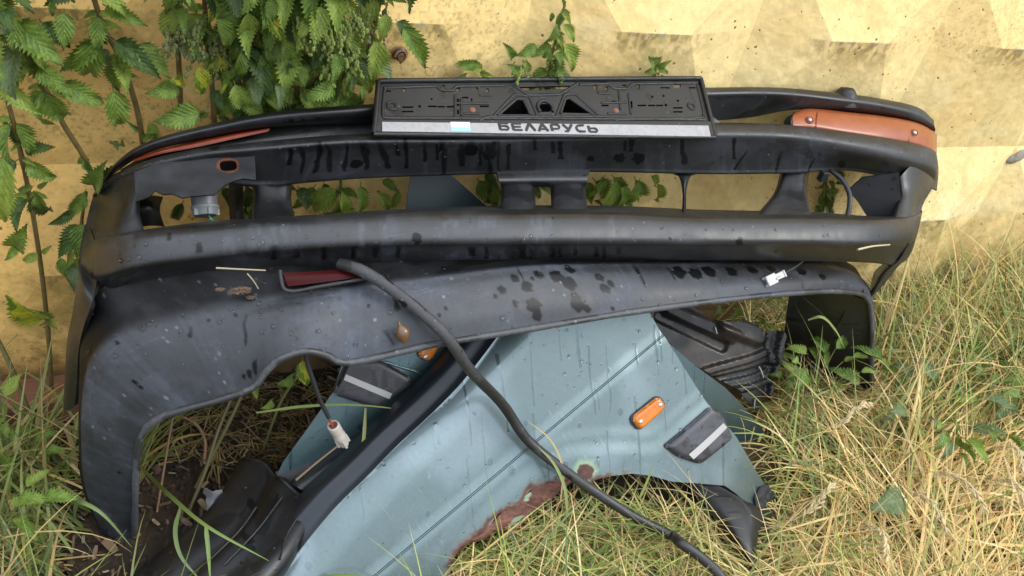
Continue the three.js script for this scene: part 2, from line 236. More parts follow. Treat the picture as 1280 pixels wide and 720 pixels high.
{
  const S = 0.47, RH = 0.459, H0 = 0.046, yT = 2.05, x0 = 1.371 - 10 * S, n = 28, pos = [], uv = [];
  const wall = thing('concrete_wall', 'yellow painted concrete wall with raised diamond relief and weathered paint', 'wall', V(1, 0, -0.1));
  const P3 = (x, y, z) => V(x, y, z);
  const tri = (a, b, c) => { const nn = b.clone().sub(a).cross(c.clone().sub(a)); if (nn.z < 0) [b, c] = [c, b]; sub(a, b, c, 3); };
  const sub = (a, b, c, d) => { // split, so that the cast face can be slightly uneven
    if (!d) { for (const p of [a, b, c]) { pos.push(p.x, p.y, p.z + 0.0035 * (fbm(p.x * 13, p.y * 13, 51, 3) - 0.5)); uv.push(p.x, p.y); } return; }
    const ab = a.clone().lerp(b, 0.5), bc = b.clone().lerp(c, 0.5), ca = c.clone().lerp(a, 0.5);
    sub(a, ab, ca, d - 1); sub(ab, b, bc, d - 1); sub(ca, bc, c, d - 1); sub(ab, bc, ca, d - 1);
  };
  for (let k = -2; k < 3; k++) {
    const yr = 0.778 + RH * k, yw = yr - 0.275, yu = yr + RH - 0.275;
    for (let i = 0; i < n; i++) {
      const x = x0 + i * S, w = 0.071, ww = 0.113, R1 = P3(x - w, yr, H0), R2 = P3(x + w, yr, H0), D1 = P3(x - ww, yw, 0), D2 = P3(x + ww, yw, 0), A1 = P3(x - ww, yu, 0), A2 = P3(x + ww, yu, 0);
      tri(R1, R2, D1); tri(D1, R2, D2); tri(R1, R2, A1); tri(A1, R2, A2);
      const r1 = P3(x + S - w, yr, H0), d1 = P3(x + S - ww, yw, 0), a1 = P3(x + S - ww, yu, 0), xm = x + S / 2, md = P3(xm, yw, 0), ma = P3(xm, yu, 0), mm = P3(xm, yr, 0.006);
      tri(R2, D2, md); tri(R2, md, mm); tri(R2, mm, ma); tri(R2, ma, A2); tri(r1, d1, md); tri(r1, md, mm); tri(r1, mm, ma); tri(r1, ma, a1);
    }
  }
  let g = new THREE.BufferGeometry(); g.setAttribute('position', new THREE.Float32BufferAttribute(pos, 3)); g.setAttribute('uv', new THREE.Float32BufferAttribute(uv, 2)); g.computeVertexNormals();
  // paint: more ochre to the left, paler to the right, algae and grime under the ridges
  const cell = (u, v) => { const ky = Math.floor((v - 0.503) / RH), yy = v - 0.503 - ky * RH, kx = Math.round((u - 1.371) / S), xx = u - 1.371 - kx * S; return [xx, yy - 0.275]; };
  const pits = (u, v) => { const a = Math.floor(u * 150), b = Math.floor(v * 150), h = hash2(a, b, 72); return h > 0.984 ? [hash2(a, b, 78) ** 2, Math.hypot(u * 150 - a - 0.3 - 0.4 * hash2(a, b, 79), v * 150 - b - 0.3 - 0.4 * hash2(a, b, 80))] : [0, 9]; };
  const paint = (u, v) => {
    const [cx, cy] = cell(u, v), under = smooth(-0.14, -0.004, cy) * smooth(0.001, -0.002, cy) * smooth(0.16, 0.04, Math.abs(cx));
    const paler = smooth(-0.3, 1.15, u + 0.35 * (fbm(u * 3, v * 3, 60, 3) - 0.5)) , low = smooth(0.42, 0.0, v + 0.2 * (fbm(u * 6, v * 6, 61, 3) - 0.5));
    let c = [lerp(0.94, 0.985, paler), lerp(0.765, 0.88, paler), lerp(0.45, 0.62, paler)];
    const blot = fbm(u * 5, v * 5, 62, 5), fine = fbm(u * 70, v * 70, 63, 3), mixTo = (t, k) => { c = c.map((q, i) => lerp(q, t[i], clamp(k))); };
    mixTo([0.90, 0.70, 0.38], smooth(0.5, 0.75, blot) * 0.2);
    mixTo([0.99, 0.92, 0.74], smooth(0.55, 0.8, fbm(u * 4 + 9, v * 9, 64, 4)) * 0.5 * paler);
    const run = fbm(u * 26 + v * 7, v * 3.5, 65, 4), spk = smooth(0.58, 0.72, fbm(u * 210, v * 210, 70, 3));
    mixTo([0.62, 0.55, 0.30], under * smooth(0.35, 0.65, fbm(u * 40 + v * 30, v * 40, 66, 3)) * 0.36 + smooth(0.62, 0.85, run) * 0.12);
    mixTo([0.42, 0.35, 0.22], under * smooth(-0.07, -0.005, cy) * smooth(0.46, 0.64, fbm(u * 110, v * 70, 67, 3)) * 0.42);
    mixTo([0.50, 0.42, 0.20], low * smooth(0.4, 0.7, fbm(u * 18 + v * 12, v * 14 - u * 10, 68, 4)) * 0.7);
    mixTo([0.34, 0.26, 0.17], smooth(0.13, 0.01, v + 0.1 * (fbm(u * 9, v * 9, 69, 3) - 0.5)) * 0.75);
    mixTo([0.50, 0.42, 0.24], spk * (0.04 + 0.13 * (1 - paler) + 0.20 * smooth(0.5, 0.7, fbm(u * 4, v * 5, 73, 2))));
    mixTo([0.62, 0.62, 0.64], smooth(0.008, 0.002, Math.abs(cy + 0.002)) * smooth(0.07, 0.04, Math.abs(cx)) * smooth(0.58, 0.68, fbm(u * 60, v * 80, 71, 3)) * 0.45);
    const [pit, pd] = pits(u, v);
    if (pd < 0.10 + 0.3 * pit) mixTo([0.36, 0.28, 0.15], 0.7);
    return c.map((q) => q * (0.94 + 0.12 * fine));
  };
  const m = std({ map: tex(2048, 768, 3.2, 1.2, paint, true, -0.7, -0.05), roughness: 0.82, bumpScale: 0.004,
    bumpMap: tex(2048, 768, 3.2, 1.2, (u, v) => { const [pit, pd] = pits(u, v); return clamp(0.6 * fbm(u * 45, v * 45, 74, 4) + 0.3 - (pd < 0.1 + 0.3 * pit ? 0.4 : 0)); }, false, -0.7, -0.05) });
  part('relief_face', g, m, wall);
  const back = new THREE.BoxGeometry(n * S + 0.4, 2.62, 0.16); back.translate(x0 + (n - 1) * S / 2, 0.9, -0.09); const bu = back.attributes.uv; for (let i = 0; i < bu.count; i++) bu.setXY(i, bu.getX(i) * 6, bu.getY(i) * 2);
  part('panel_back', back, m, wall);
  // chipped spot, where a lump of aggregate shows
  const ch = new THREE.IcosahedronGeometry(0.026, 3), cp = ch.attributes.position, c0 = atZ(1274, 198, 0.012);
  for (let i = 0; i < cp.count; i++) { const q = V(cp.getX(i), cp.getY(i), cp.getZ(i)), k = 0.7 + 0.6 * fbm(q.x * 80 + 3, q.y * 80 + q.z * 60, 75, 3); cp.setXYZ(i, c0.x + q.x * k * 0.95 + q.y * 0.5, c0.y + q.y * k * 0.75, 0.004 + q.z * k * 0.35); }
  ch.computeVertexNormals(); part('bare_concrete_chip', ch, std({ color: lin(0.3, 0.27, 0.22), roughness: 0.95 }), wall, 'grey chip of bare concrete in the yellow paint');
  // low footing strip at the foot of the wall
  const fl = new THREE.BoxGeometry(2.6, 0.10, 0.07, 60, 3, 3), fp = fl.attributes.position; for (let i = 0; i < fp.count; i++) { const x = fp.getX(i), y = fp.getY(i), z = fp.getZ(i); fp.setXYZ(i, x - 1.3 + 0.15, y + 0.0, 0.035 + z + 0.012 * (fbm(x * 9, y * 9 + z * 5, 76, 3) - 0.5)); }
  fl.computeVertexNormals(); part('footing', fl, std({ map: tex(512, 128, 1.2, 0.3, (u, v) => { const a = fbm(u * 30, v * 30, 77, 4); return [0.42 + 0.25 * a, 0.28 + 0.2 * a, 0.2 + 0.16 * a]; }, true), roughness: 0.9 }), wall, 'reddish concrete footing strip');
}

// ---------------------------------------------------------------- front bumper: lies face up on its wings
const P1 = plane(V(1.067, 0.679, 0.06), V(0, 0.912, 0.41));
const black1 = phys({ ...plasticMaps(11, 1.75, 0.3, [0.10, 0.104, 0.112], { drips: 60, dripU: [0.28, 0.98], dripV: [0.052, 0.068], spots: 40, specks: 700, rough: 0.36, haze: 1.5 }), specularIntensity: 1 });
const darkInner = phys({ ...plasticMaps(13, 1, 0.5, [0.095, 0.094, 0.095], { drips: 20, spots: 90, specks: 200, rough: 0.5 }) });
const C1 = (list) => list.map(([x, y, o = 0]) => P1.at(x, y, -o));
const front = thing('front_bumper', 'black plastic front bumper with licence plate holder, topmost on the pile', 'bumper', V(0.75, 0.45, 0.25));
// upper strip
part('upper_strip', loft([
  C1([[131, 232, 0.16], [150, 203, 0.10], [190, 180, 0.06], [281, 158, 0.045], [344, 147, 0.035], [464, 137, 0.03], [600, 128, 0.03], [740, 122, 0.03], [880, 118, 0.03], [974, 118, 0.03], [1046, 124, 0.035], [1100, 131, 0.045], [1150, 144, 0.07], [1166, 152, 0.10]]),
  C1([[128, 226, 0.13], [143, 205, 0.085], [180, 179, 0.04], [281, 151, 0.02], [344, 139.5, 0.012], [464, 130, 0.006], [600, 121, 0.004], [740, 114, 0.004], [880, 109.5, 0.004], [974, 109.5, 0.004], [1046, 116, 0.01], [1100, 123, 0.02], [1149, 135, 0.045], [1167, 150, 0.08]]),
  C1([[129, 227, 0.124], [146, 206, 0.077], [184, 182, 0.033], [283, 156, 0.011], [345, 145, 0.003], [464, 136, -0.001], [600, 127, -0.001], [740, 120, -0.001], [880, 117, -0.001], [974, 117, -0.001], [1048, 124, 0.003], [1101, 131, 0.013], [1149, 143, 0.039], [1168, 157, 0.074]]),
  C1([[131, 231, 0.133], [149, 210, 0.088], [187, 188, 0.044], [285, 164, 0.022], [346, 155, 0.016], [464, 146, 0.012], [600, 137, 0.012], [740, 130, 0.012], [880, 126, 0.012], [974, 125, 0.014], [1050, 133, 0.018], [1102, 140, 0.028], [1149, 151, 0.053], [1169, 162, 0.088]]),
  C1([[131, 232, 0.156], [150, 212, 0.116], [189, 190, 0.071], [287, 168, 0.056], [347, 160, 0.05], [464, 156, 0.046], [600, 152, 0.046], [740, 149, 0.046], [880, 151, 0.056], [936, 147, 0.056], [996, 137, 0.044], [1080, 143, 0.05], [1146, 154, 0.076], [1168, 166, 0.111]]),
], 150, 4, 0.004), black1, front);
// upper bar with its rolled top edge and the face that dips into the openings
const barSkin = loft([
  C1([[118, 244, 0.17], [140, 225, 0.12], [180, 205, 0.07], [250, 189, 0.05], [312, 182, 0.04], [400, 173, 0.035], [464, 170, 0.035], [600, 168, 0.035], [740, 162, 0.035], [880, 154, 0.04], [989, 157, 0.04], [1067, 167, 0.045], [1136, 178, 0.07], [1166, 187, 0.12], [1169, 192, 0.17]]),
  C1([[118, 240, 0.15], [141, 219, 0.10], [187, 200, 0.036], [250, 186, 0.014], [312, 179, 0.004], [400, 171, 0], [464, 168, 0], [600, 166, 0], [740, 160, 0], [880, 155, 0], [989, 158, 0], [1067, 168, 0.006], [1136, 179, 0.03], [1168, 190, 0.08], [1172, 200, 0.14]]),
  C1([[117, 244, 0.142], [142, 224, 0.092], [190, 206, 0.031], [252, 193, 0.009], [314, 187, -0.001], [400, 180, -0.006], [464, 177, -0.006], [600, 176, -0.006], [740, 172, -0.006], [880, 168, -0.007], [989, 170, -0.007], [1067, 180, 0.001], [1136, 191, 0.024], [1168, 200, 0.072], [1173, 210, 0.132]]),
  C1([[117, 247, 0.151], [144, 230, 0.101], [194, 214, 0.042], [254, 202, 0.024], [316, 197, 0.014], [400, 190, 0.012], [464, 188, 0.012], [600, 187, 0.012], [740, 184, 0.012], [880, 180, 0.01], [989, 182, 0.01], [1067, 191, 0.014], [1136, 203, 0.034], [1168, 212, 0.081], [1173, 219, 0.141]]),
  C1([[117, 251, 0.178], [147, 240, 0.128], [200, 228, 0.08], [258, 219, 0.063], [326, 225, 0.058], [382, 224, 0.058], [464, 218, 0.058], [600, 213, 0.058], [740, 210, 0.058], [880, 212, 0.06], [989, 211, 0.063], [1060, 209, 0.063], [1128, 221, 0.078], [1164, 226, 0.118], [1172, 229, 0.168]]),
  C1([[117, 254, 0.184], [149, 245, 0.137], [203, 234, 0.09], [260, 228, 0.074], [326, 233, 0.066], [382, 228, 0.065], [464, 222, 0.065], [600, 217.5, 0.065], [740, 214.5, 0.065], [880, 217, 0.067], [989, 216, 0.07], [1060, 213, 0.07], [1128, 226, 0.086], [1162, 234, 0.124], [1171, 238, 0.172]]),
  C1([[118, 255, 0.197], [150, 246, 0.152], [203, 234, 0.112], [260, 228, 0.097], [326, 232, 0.09], [382, 227, 0.09], [464, 221, 0.09], [600, 216, 0.09], [740, 213, 0.09], [880, 216, 0.092], [989, 215, 0.092], [1060, 212, 0.092], [1126, 225, 0.112], [1160, 234, 0.152], [1169, 238, 0.192]]),
], 170, 4, 0.004);
part('upper_bar', barSkin, phys(plasticMaps(11, 1.75, 0.3, [0.10, 0.104, 0.112], { drips: 16, dripU: [0.25, 1.3], dripV: [0.06, 0.08], spots: 30, specks: 800, rough: 0.40, haze: 2.0, film: 0.35,
  runs: runsOn(barSkin, [[376, 181, 214], [395, 178, 216], [409, 180, 212], [432, 177, 213], [455, 176, 202, 0.007], [457, 180, 212], [480, 176, 212, 0.006, 486], [492, 176, 198], [508, 177, 190, 0.007], [535, 176, 204], [550, 175, 214, 0.006], [583, 178, 206, 0.009], [592, 176, 196, 0.011], [600, 178, 210], [608, 178, 196, 0.010], [615, 178, 212], [626, 176, 214], [860, 186, 206, 0.007, 850], [930, 188, 214, 0.004, 915], [980, 192, 214, 0.004, 966], [1020, 196, 214, 0.004, 1008]], 0.0042), splats: splatsOn(barSkin, [[445, 205, 6], [590, 186, 10], [606, 190, 9], [1050, 204, 8], [800, 196, 9], [775, 194, 8], [740, 200, 5]]) })), front);
// lower bar / lip
const lipSkin = loft([
  C1([[112, 305, 0.22], [134, 297, 0.13], [172, 290, 0.10], [250, 278, 0.095], [312, 273, 0.09], [400, 268, 0.09], [520, 260, 0.09], [640, 257, 0.09], [760, 257, 0.09], [880, 262, 0.09], [1014, 265, 0.09], [1090, 270, 0.10], [1130, 268, 0.14], [1150, 262, 0.2]]),
  C1([[108, 304, 0.164], [130, 297, 0.069], [172, 289, 0.029], [250, 279, 0.019], [312, 275, 0.014], [400, 271, 0.014], [520, 266, 0.014], [640, 264, 0.014], [760, 264, 0.014], [880, 270, 0.014], [1014, 271, 0.018], [1090, 273, 0.029], [1135, 270, 0.074], [1153, 264, 0.134]]),
  C1([[104, 314, 0.147], [130, 305, 0.052], [172, 296, 0.007], [250, 286, -0.005], [312, 281, -0.01], [400, 277, -0.013], [520, 272, -0.013], [640, 270, -0.013], [760, 270, -0.013], [880, 275, -0.013], [1014, 276, -0.009], [1090, 278, 0.003], [1135, 276, 0.052], [1152, 270, 0.117]]),
  C1([[100, 332, 0.154], [128, 326, 0.059], [172, 318, 0.011], [250, 308, -0.003], [312, 304, -0.007], [400, 300, -0.009], [520, 297, -0.009], [640, 296, -0.009], [760, 296, -0.009], [880, 298, -0.009], [1014, 299, -0.005], [1090, 300, 0.009], [1134, 296, 0.059], [1148, 288, 0.129]]),
  C1([[98, 345, 0.167], [128, 343, 0.068], [166, 333, 0.02], [250, 322, 0.005], [312, 315, 0.001], [400, 309, -0.002], [520, 304.5, -0.0025], [640, 303.5, -0.0025], [760, 303.5, -0.0025], [880, 304.5, -0.0025], [1014, 304.5, 0.001], [1088, 306, 0.015], [1131, 304, 0.068], [1145, 298, 0.142]]),
  C1([[98, 349, 0.177], [128, 348, 0.078], [166, 338, 0.03], [250, 326.5, 0.016], [312, 319.5, 0.012], [400, 313.5, 0.01], [520, 309, 0.01], [640, 308, 0.01], [760, 307.5, 0.01], [880, 308, 0.01], [1014, 308, 0.013], [1088, 310, 0.027], [1131, 308, 0.079], [1144, 302, 0.151]]),
  C1([[97, 372, 0.218], [124, 362, 0.113], [160, 351, 0.065], [250, 339, 0.051], [312, 334, 0.046], [400, 329, 0.044], [520, 325, 0.044], [640, 323, 0.044], [760, 321, 0.044], [880, 319, 0.044], [1014, 320, 0.046], [1086, 322, 0.058], [1124, 322, 0.113], [1139, 316, 0.183]]),
  C1([[97, 392, 0.246], [119, 381, 0.136], [162, 356, 0.086], [250, 345, 0.076], [312, 341, 0.071], [400, 336, 0.069], [520, 331, 0.069], [640, 329, 0.069], [760, 327, 0.069], [880, 325, 0.069], [1014, 326, 0.071], [1085, 328, 0.081], [1120, 331, 0.136], [1132, 326, 0.206]]),
  C1([[100, 400, 0.266], [124, 384, 0.156], [166, 357, 0.106], [250, 346, 0.096], [312, 342, 0.091], [400, 337, 0.089], [520, 331, 0.089], [640, 329, 0.089], [760, 327, 0.089], [880, 325, 0.089], [1014, 326, 0.091], [1085, 327, 0.101], [1112, 331, 0.156], [1124, 329, 0.226]]),
], 170, 4, 0.004);
part('lower_lip', lipSkin, phys(plasticMaps(12, 1.75, 0.34, [0.108, 0.112, 0.12], { drips: 0, spots: 30, specks: 700, rough: 0.33, smear: [0.08, 0.6], haze: 1.25, film: 0.32,
  pale: runsOn(lipSkin, [[330, 278, 316, 0.020], [365, 276, 322, 0.014], [452, 276, 322, 0.006], [476, 274, 300, 0.005], [556, 270, 302, 0.010], [572, 270, 296, 0.018], [596, 268, 292, 0.014], [614, 268, 288, 0.012], [668, 266, 322, 0.022], [716, 282, 322, 0.008], [764, 266, 306, 0.008], [560, 308, 326, 0.03], [620, 308, 326, 0.03], [1080, 288, 300, 0.006], [1098, 288, 300, 0.005]], 0.01),
  runs: runsOn(lipSkin, [[250, 300, 316, 0.005], [210, 290, 300, 0.006], [345, 308, 324], [366, 310, 322], [402, 308, 324], [446, 308, 322], [470, 307, 324, 0.006], [500, 307, 323], [588, 308, 322, 0.007], [604, 308, 324], [650, 307, 322, 0.008], [662, 308, 324], [690, 307, 322, 0.007], [702, 308, 323], [716, 307, 320, 0.006], [742, 308, 322, 0.006], [756, 307, 323], [772, 308, 318]], 0.005) })), front);
// end corners
part('corner', loft([
  C1([[117, 242, 0.15], [111, 264, 0.16], [106, 288, 0.17], [102, 312, 0.175], [99, 340, 0.185]]),
  C1([[142, 226, 0.097], [134, 256, 0.11], [126, 285, 0.115], [118, 315, 0.12], [112, 345, 0.125]]),
  C1([[166, 214, 0.062], [158, 250, 0.065], [150, 278, 0.066], [142, 300, 0.066], [136, 330, 0.066]]),
  C1([[180, 218, 0.055], [171, 254, 0.06], [172, 272, 0.062], [176, 289, 0.06], [178, 300, 0.05]]),
  C1([[184, 220, 0.09], [175, 255, 0.10], [176, 272, 0.10], [180, 288, 0.10], [182, 300, 0.10]]),
], 40, 5, 0.004), black1, front);
part('corner', loft([
  C1([[1118, 220, 0.09], [1118, 240, 0.10], [1116, 260, 0.10], [1112, 276, 0.10]]),
  C1([[1124, 222, 0.056], [1126, 240, 0.066], [1122, 258, 0.066], [1118, 275, 0.058]]),
  C1([[1140, 206, 0.045], [1138, 232, 0.06], [1134, 256, 0.062], [1132, 280, 0.06]]),
  C1([[1158, 206, 0.07], [1153, 234, 0.085], [1146, 258, 0.09], [1143, 284, 0.095]]),
  C1([[1173, 210, 0.135], [1167, 232, 0.14], [1153, 258, 0.14], [1147, 288, 0.15]]),
  C1([[1171, 206, 0.19], [1163, 232, 0.19], [1149, 258, 0.19], [1142, 288, 0.2]]),
], 40, 5, 0.004), black1, front);
// wings: the ends that run down and back
part('wing', loft([
  [P1.at(106, 280, -0.18), P1.at(100, 312, -0.19), atZ(97, 350, 0.25), atZ(90, 394, 0.23), atZ(84, 425, 0.215), atZ(81, 470, 0.2), atZ(79, 511, 0.19)],
  [P1.at(112, 285, -0.15), P1.at(106, 322, -0.155), atZ(103, 360, 0.285), atZ(96, 400, 0.265), atZ(89, 430, 0.25), atZ(85, 474, 0.235), atZ(83, 514, 0.225)],
  [P1.at(124, 320, -0.10), P1.at(122, 342, -0.10), atZ(115, 378, 0.31), atZ(104, 410, 0.295), atZ(98, 440, 0.28), atZ(96, 478, 0.26), atZ(93, 507, 0.25)],
], 50, 5, 0.006), black1, front);
part('wing', loft([
  [atZ(1143, 300, 0.30), atZ(1136, 318, 0.30), atZ(1122, 334, 0.295), atZ(1108, 352, 0.29), atZ(1090, 372, 0.285)],
  [atZ(1134, 306, 0.315), atZ(1124, 324, 0.32), atZ(1108, 338, 0.315), atZ(1098, 354, 0.305), atZ(1086, 371, 0.295)],
  [atZ(1120, 322, 0.27), atZ(1104, 330, 0.26), atZ(1094, 338, 0.25), atZ(1090, 350, 0.24), atZ(1087, 364, 0.23)],
], 30, 5, 0.005), black1, front);
// struts between the bars
const strut = (rows) => part('strut', loft(rows.map((l) => C1(l.map(([x, y, o], i) => [x, y, o + (i ? (i === l.length - 1 ? -0.006 : 0.014) : 0.032)]))), 24, 5, 0.004), black1, front);
strut([[[314, 222, 0.075], [316, 245, 0.075], [314, 274, 0.075]], [[320, 224, 0.034], [322, 248, 0.045], [319, 276, 0.036]], [[344, 232, 0.036], [344, 252, 0.05], [346, 274, 0.036]], [[360, 230, 0.04], [359, 250, 0.055], [364, 272, 0.04]], [[366, 229, 0.08], [364, 250, 0.08], [369, 272, 0.08]]]);
strut([[[624, 214, 0.09], [626, 236, 0.09], [626, 266, 0.07]], [[629, 214, 0.055], [629, 238, 0.05], [628, 266, 0.04]], [[646, 214, 0.05], [645, 238, 0.045], [645, 266, 0.036]], [[664, 214, 0.055], [665, 238, 0.05], [666, 266, 0.04]], [[668, 214, 0.09], [669, 238, 0.09], [670, 266, 0.07]]]);
strut([[[688, 213, 0.09], [688, 237, 0.09], [690, 265, 0.07]], [[692, 213, 0.055], [692, 237, 0.05], [691, 265, 0.04]], [[710, 212, 0.05], [710, 236, 0.045], [711, 265, 0.036]], [[726, 212, 0.055], [727, 236, 0.05], [731, 265, 0.04]], [[731, 212, 0.09], [732, 236, 0.09], [735, 265, 0.07]]]);
part('strut', loft([[[620, 212, 0.062], [680, 211, 0.062], [738, 211, 0.062]], [[624, 226, 0.06], [680, 225, 0.06], [734, 225, 0.06]], [[628, 234, 0.075], [680, 234, 0.075], [731, 234, 0.075]]].map(C1), 20, 4, 0.004), black1, front);
strut([[[838, 213, 0.06], [848, 220, 0.06], [853, 240, 0.06], [852, 268, 0.06]], [[858, 214, 0.045], [856, 226, 0.045], [855.5, 245, 0.045], [855, 268, 0.045]], [[884, 214, 0.06], [864, 220, 0.06], [858, 240, 0.06], [858, 268, 0.06]]]);
strut([[[976, 212, 0.085], [968, 240, 0.085], [948, 266, 0.085]], [[982, 213, 0.05], [972, 240, 0.055], [952, 268, 0.045]], [[994, 214, 0.046], [986, 238, 0.058], [974, 270, 0.045]], [[1006, 213, 0.045], [1004, 240, 0.06], [1010, 272, 0.04]], [[1012, 212, 0.09], [1009, 240, 0.09], [1015, 272, 0.085]]]);
// inner bracket seen through the right fog lamp opening, and the metal bracket on the left
part('inner_bracket', sheet(plane(P1.at(1095, 250, -0.09), V(-0.6, 0.15, 0.78)), poly(plane(P1.at(1095, 250, -0.09), V(-0.6, 0.15, 0.78)), [[1060, 238], [1078, 222], [1124, 216], [1128, 280], [1092, 280], [1082, 268], [1072, 252]]), 0.01, 0.006), darkInner, front);
{
  const PB = plane(P1.at(240, 225, -0.022), V(-0.1, 0.9, 0.42)), hole = [];
  const hc = PB.uv(285.5, 208), hd = PB.uv(296, 206.5).sub(hc);
  for (let i = 0; i < 18; i++) { const a = -i / 18 * 6.283; hole.push(new THREE.Vector2(hc.x + Math.sign(Math.cos(a)) * Math.abs(Math.cos(a)) ** 0.6 * hd.length(), hc.y + Math.sign(Math.sin(a)) * Math.abs(Math.sin(a)) ** 0.6 * hd.length() * 0.75)); }
  const pts = poly(PB, [[168, 216], [200, 204], [250, 192], [318, 186], [320, 226], [304, 224], [292, 227], [281, 232], [268, 244], [240, 246], [228, 248], [216, 243], [204, 244], [194, 239], [187, 247], [179, 250], [170, 253]]);
  const m = phys({ roughness: 0.4, metalness: 0.2, map: tex(512, 256, 0.2, 0.1, (u, v) => { const q = [0, 1].map((k) => [hc.x, hc.y][k]), d = Math.hypot(u - q[0], (v - q[1]) * 1.25) / hd.length(), w = smooth(1.5, 1.15, d + 0.5 * (fbm(u * 200, v * 200, 81, 3) - 0.5)), a = fbm(u * 60, v * 60, 82, 4); return [0.11 + 0.07 * a, 0.113 + 0.07 * a, 0.12 + 0.075 * a].map((c, k) => lerp(c, [0.40, 0.21, 0.12][k] * (0.7 + 0.6 * a), w)); }, true, -0.1, -0.05) });
  part('lamp_bracket', sheet(PB, pts, 0.006, 0.003, (u, v) => 0.004 * fbm(u * 30, v * 30, 83, 2), [hole]), m, front, 'dark metal bracket with a rusty slot');
  // grey lamp socket hanging into the left opening
  const a = P1.at(253, 222, -0.055), b = P1.at(257, 270, -0.075), dir = b.clone().sub(a), L = dir.length(), q = new THREE.Quaternion().setFromUnitVectors(V(0, -1, 0), dir.clone().normalize());
  const lathe = (prof) => { const g = new THREE.LatheGeometry(prof.map(([r, y]) => new THREE.Vector2(r, -y)), 28); g.applyQuaternion(q); g.translate(a.x, a.y, a.z); return g; };
  const sk = part('lamp_socket', lathe([[0.001, -0.004], [0.024, -0.002], [0.021, 0.02], [0.0185, L * 0.55], [0.0185, L * 0.78]]), phys({ color: lin(0.115, 0.115, 0.13), roughness: 0.42 }), front, 'grey lamp socket in the left opening');
  part('socket_collar', [lathe([[0.0195, L * 0.74], [0.0205, L * 0.76], [0.0205, L * 0.82], [0.0175, L * 0.84], [0.017, L * 0.98], [0.015, L], [0.001, L]]), ...[0, 1, 2, 3, 4].map((k) => { const g = new RoundedBoxGeometry(0.006, 0.012, 0.006, 2, 0.001); g.translate(0.017 * Math.cos(k * 1.256), -L * 0.9, 0.017 * Math.sin(k * 1.256)); g.applyQuaternion(q); g.translate(a.x, a.y, a.z); return g; })], phys({ color: lin(0.17, 0.185, 0.185), roughness: 0.45 }), sk);
  part('lead', tube([b.clone().add(V(0.004, 0.004, 0.004)), P1.at(264, 274, -0.06), P1.at(267, 277, -0.075), P1.at(272, 276, -0.10)], 0.0016, 0.0016, 16, 6), phys({ color: lin(0.05, 0.26, 0.2), roughness: 0.4 }), sk);
  // horn of plastic beside the socket
  part('socket_shoulder', loft([C1([[262, 222, 0.05], [276, 224, 0.055], [290, 222, 0.06]]), C1([[264, 238, 0.055], [274, 234, 0.06], [284, 227, 0.064]]), C1([[268, 242, 0.08], [278, 236, 0.08], [288, 228, 0.085]])], 14, 5, 0.003), phys({ color: lin(0.08, 0.08, 0.09), roughness: 0.45 }), sk);
}
// rubber stop on the top edge
{ const c = P1.at(1058, 114, -0.012), g = new THREE.LatheGeometry([[0.001, 0.008], [0.012, 0.007], [0.017, 0.003], [0.025, -0.012], [0.026, -0.03]].map(([r, y]) => new THREE.Vector2(r, y)), 20); g.applyQuaternion(new THREE.Quaternion().setFromUnitVectors(V(0, 1, 0), V(0, 0.93, -0.35).normalize())); g.translate(c.x, c.y, c.z); part('rubber_stop', g, darkInner, front); }
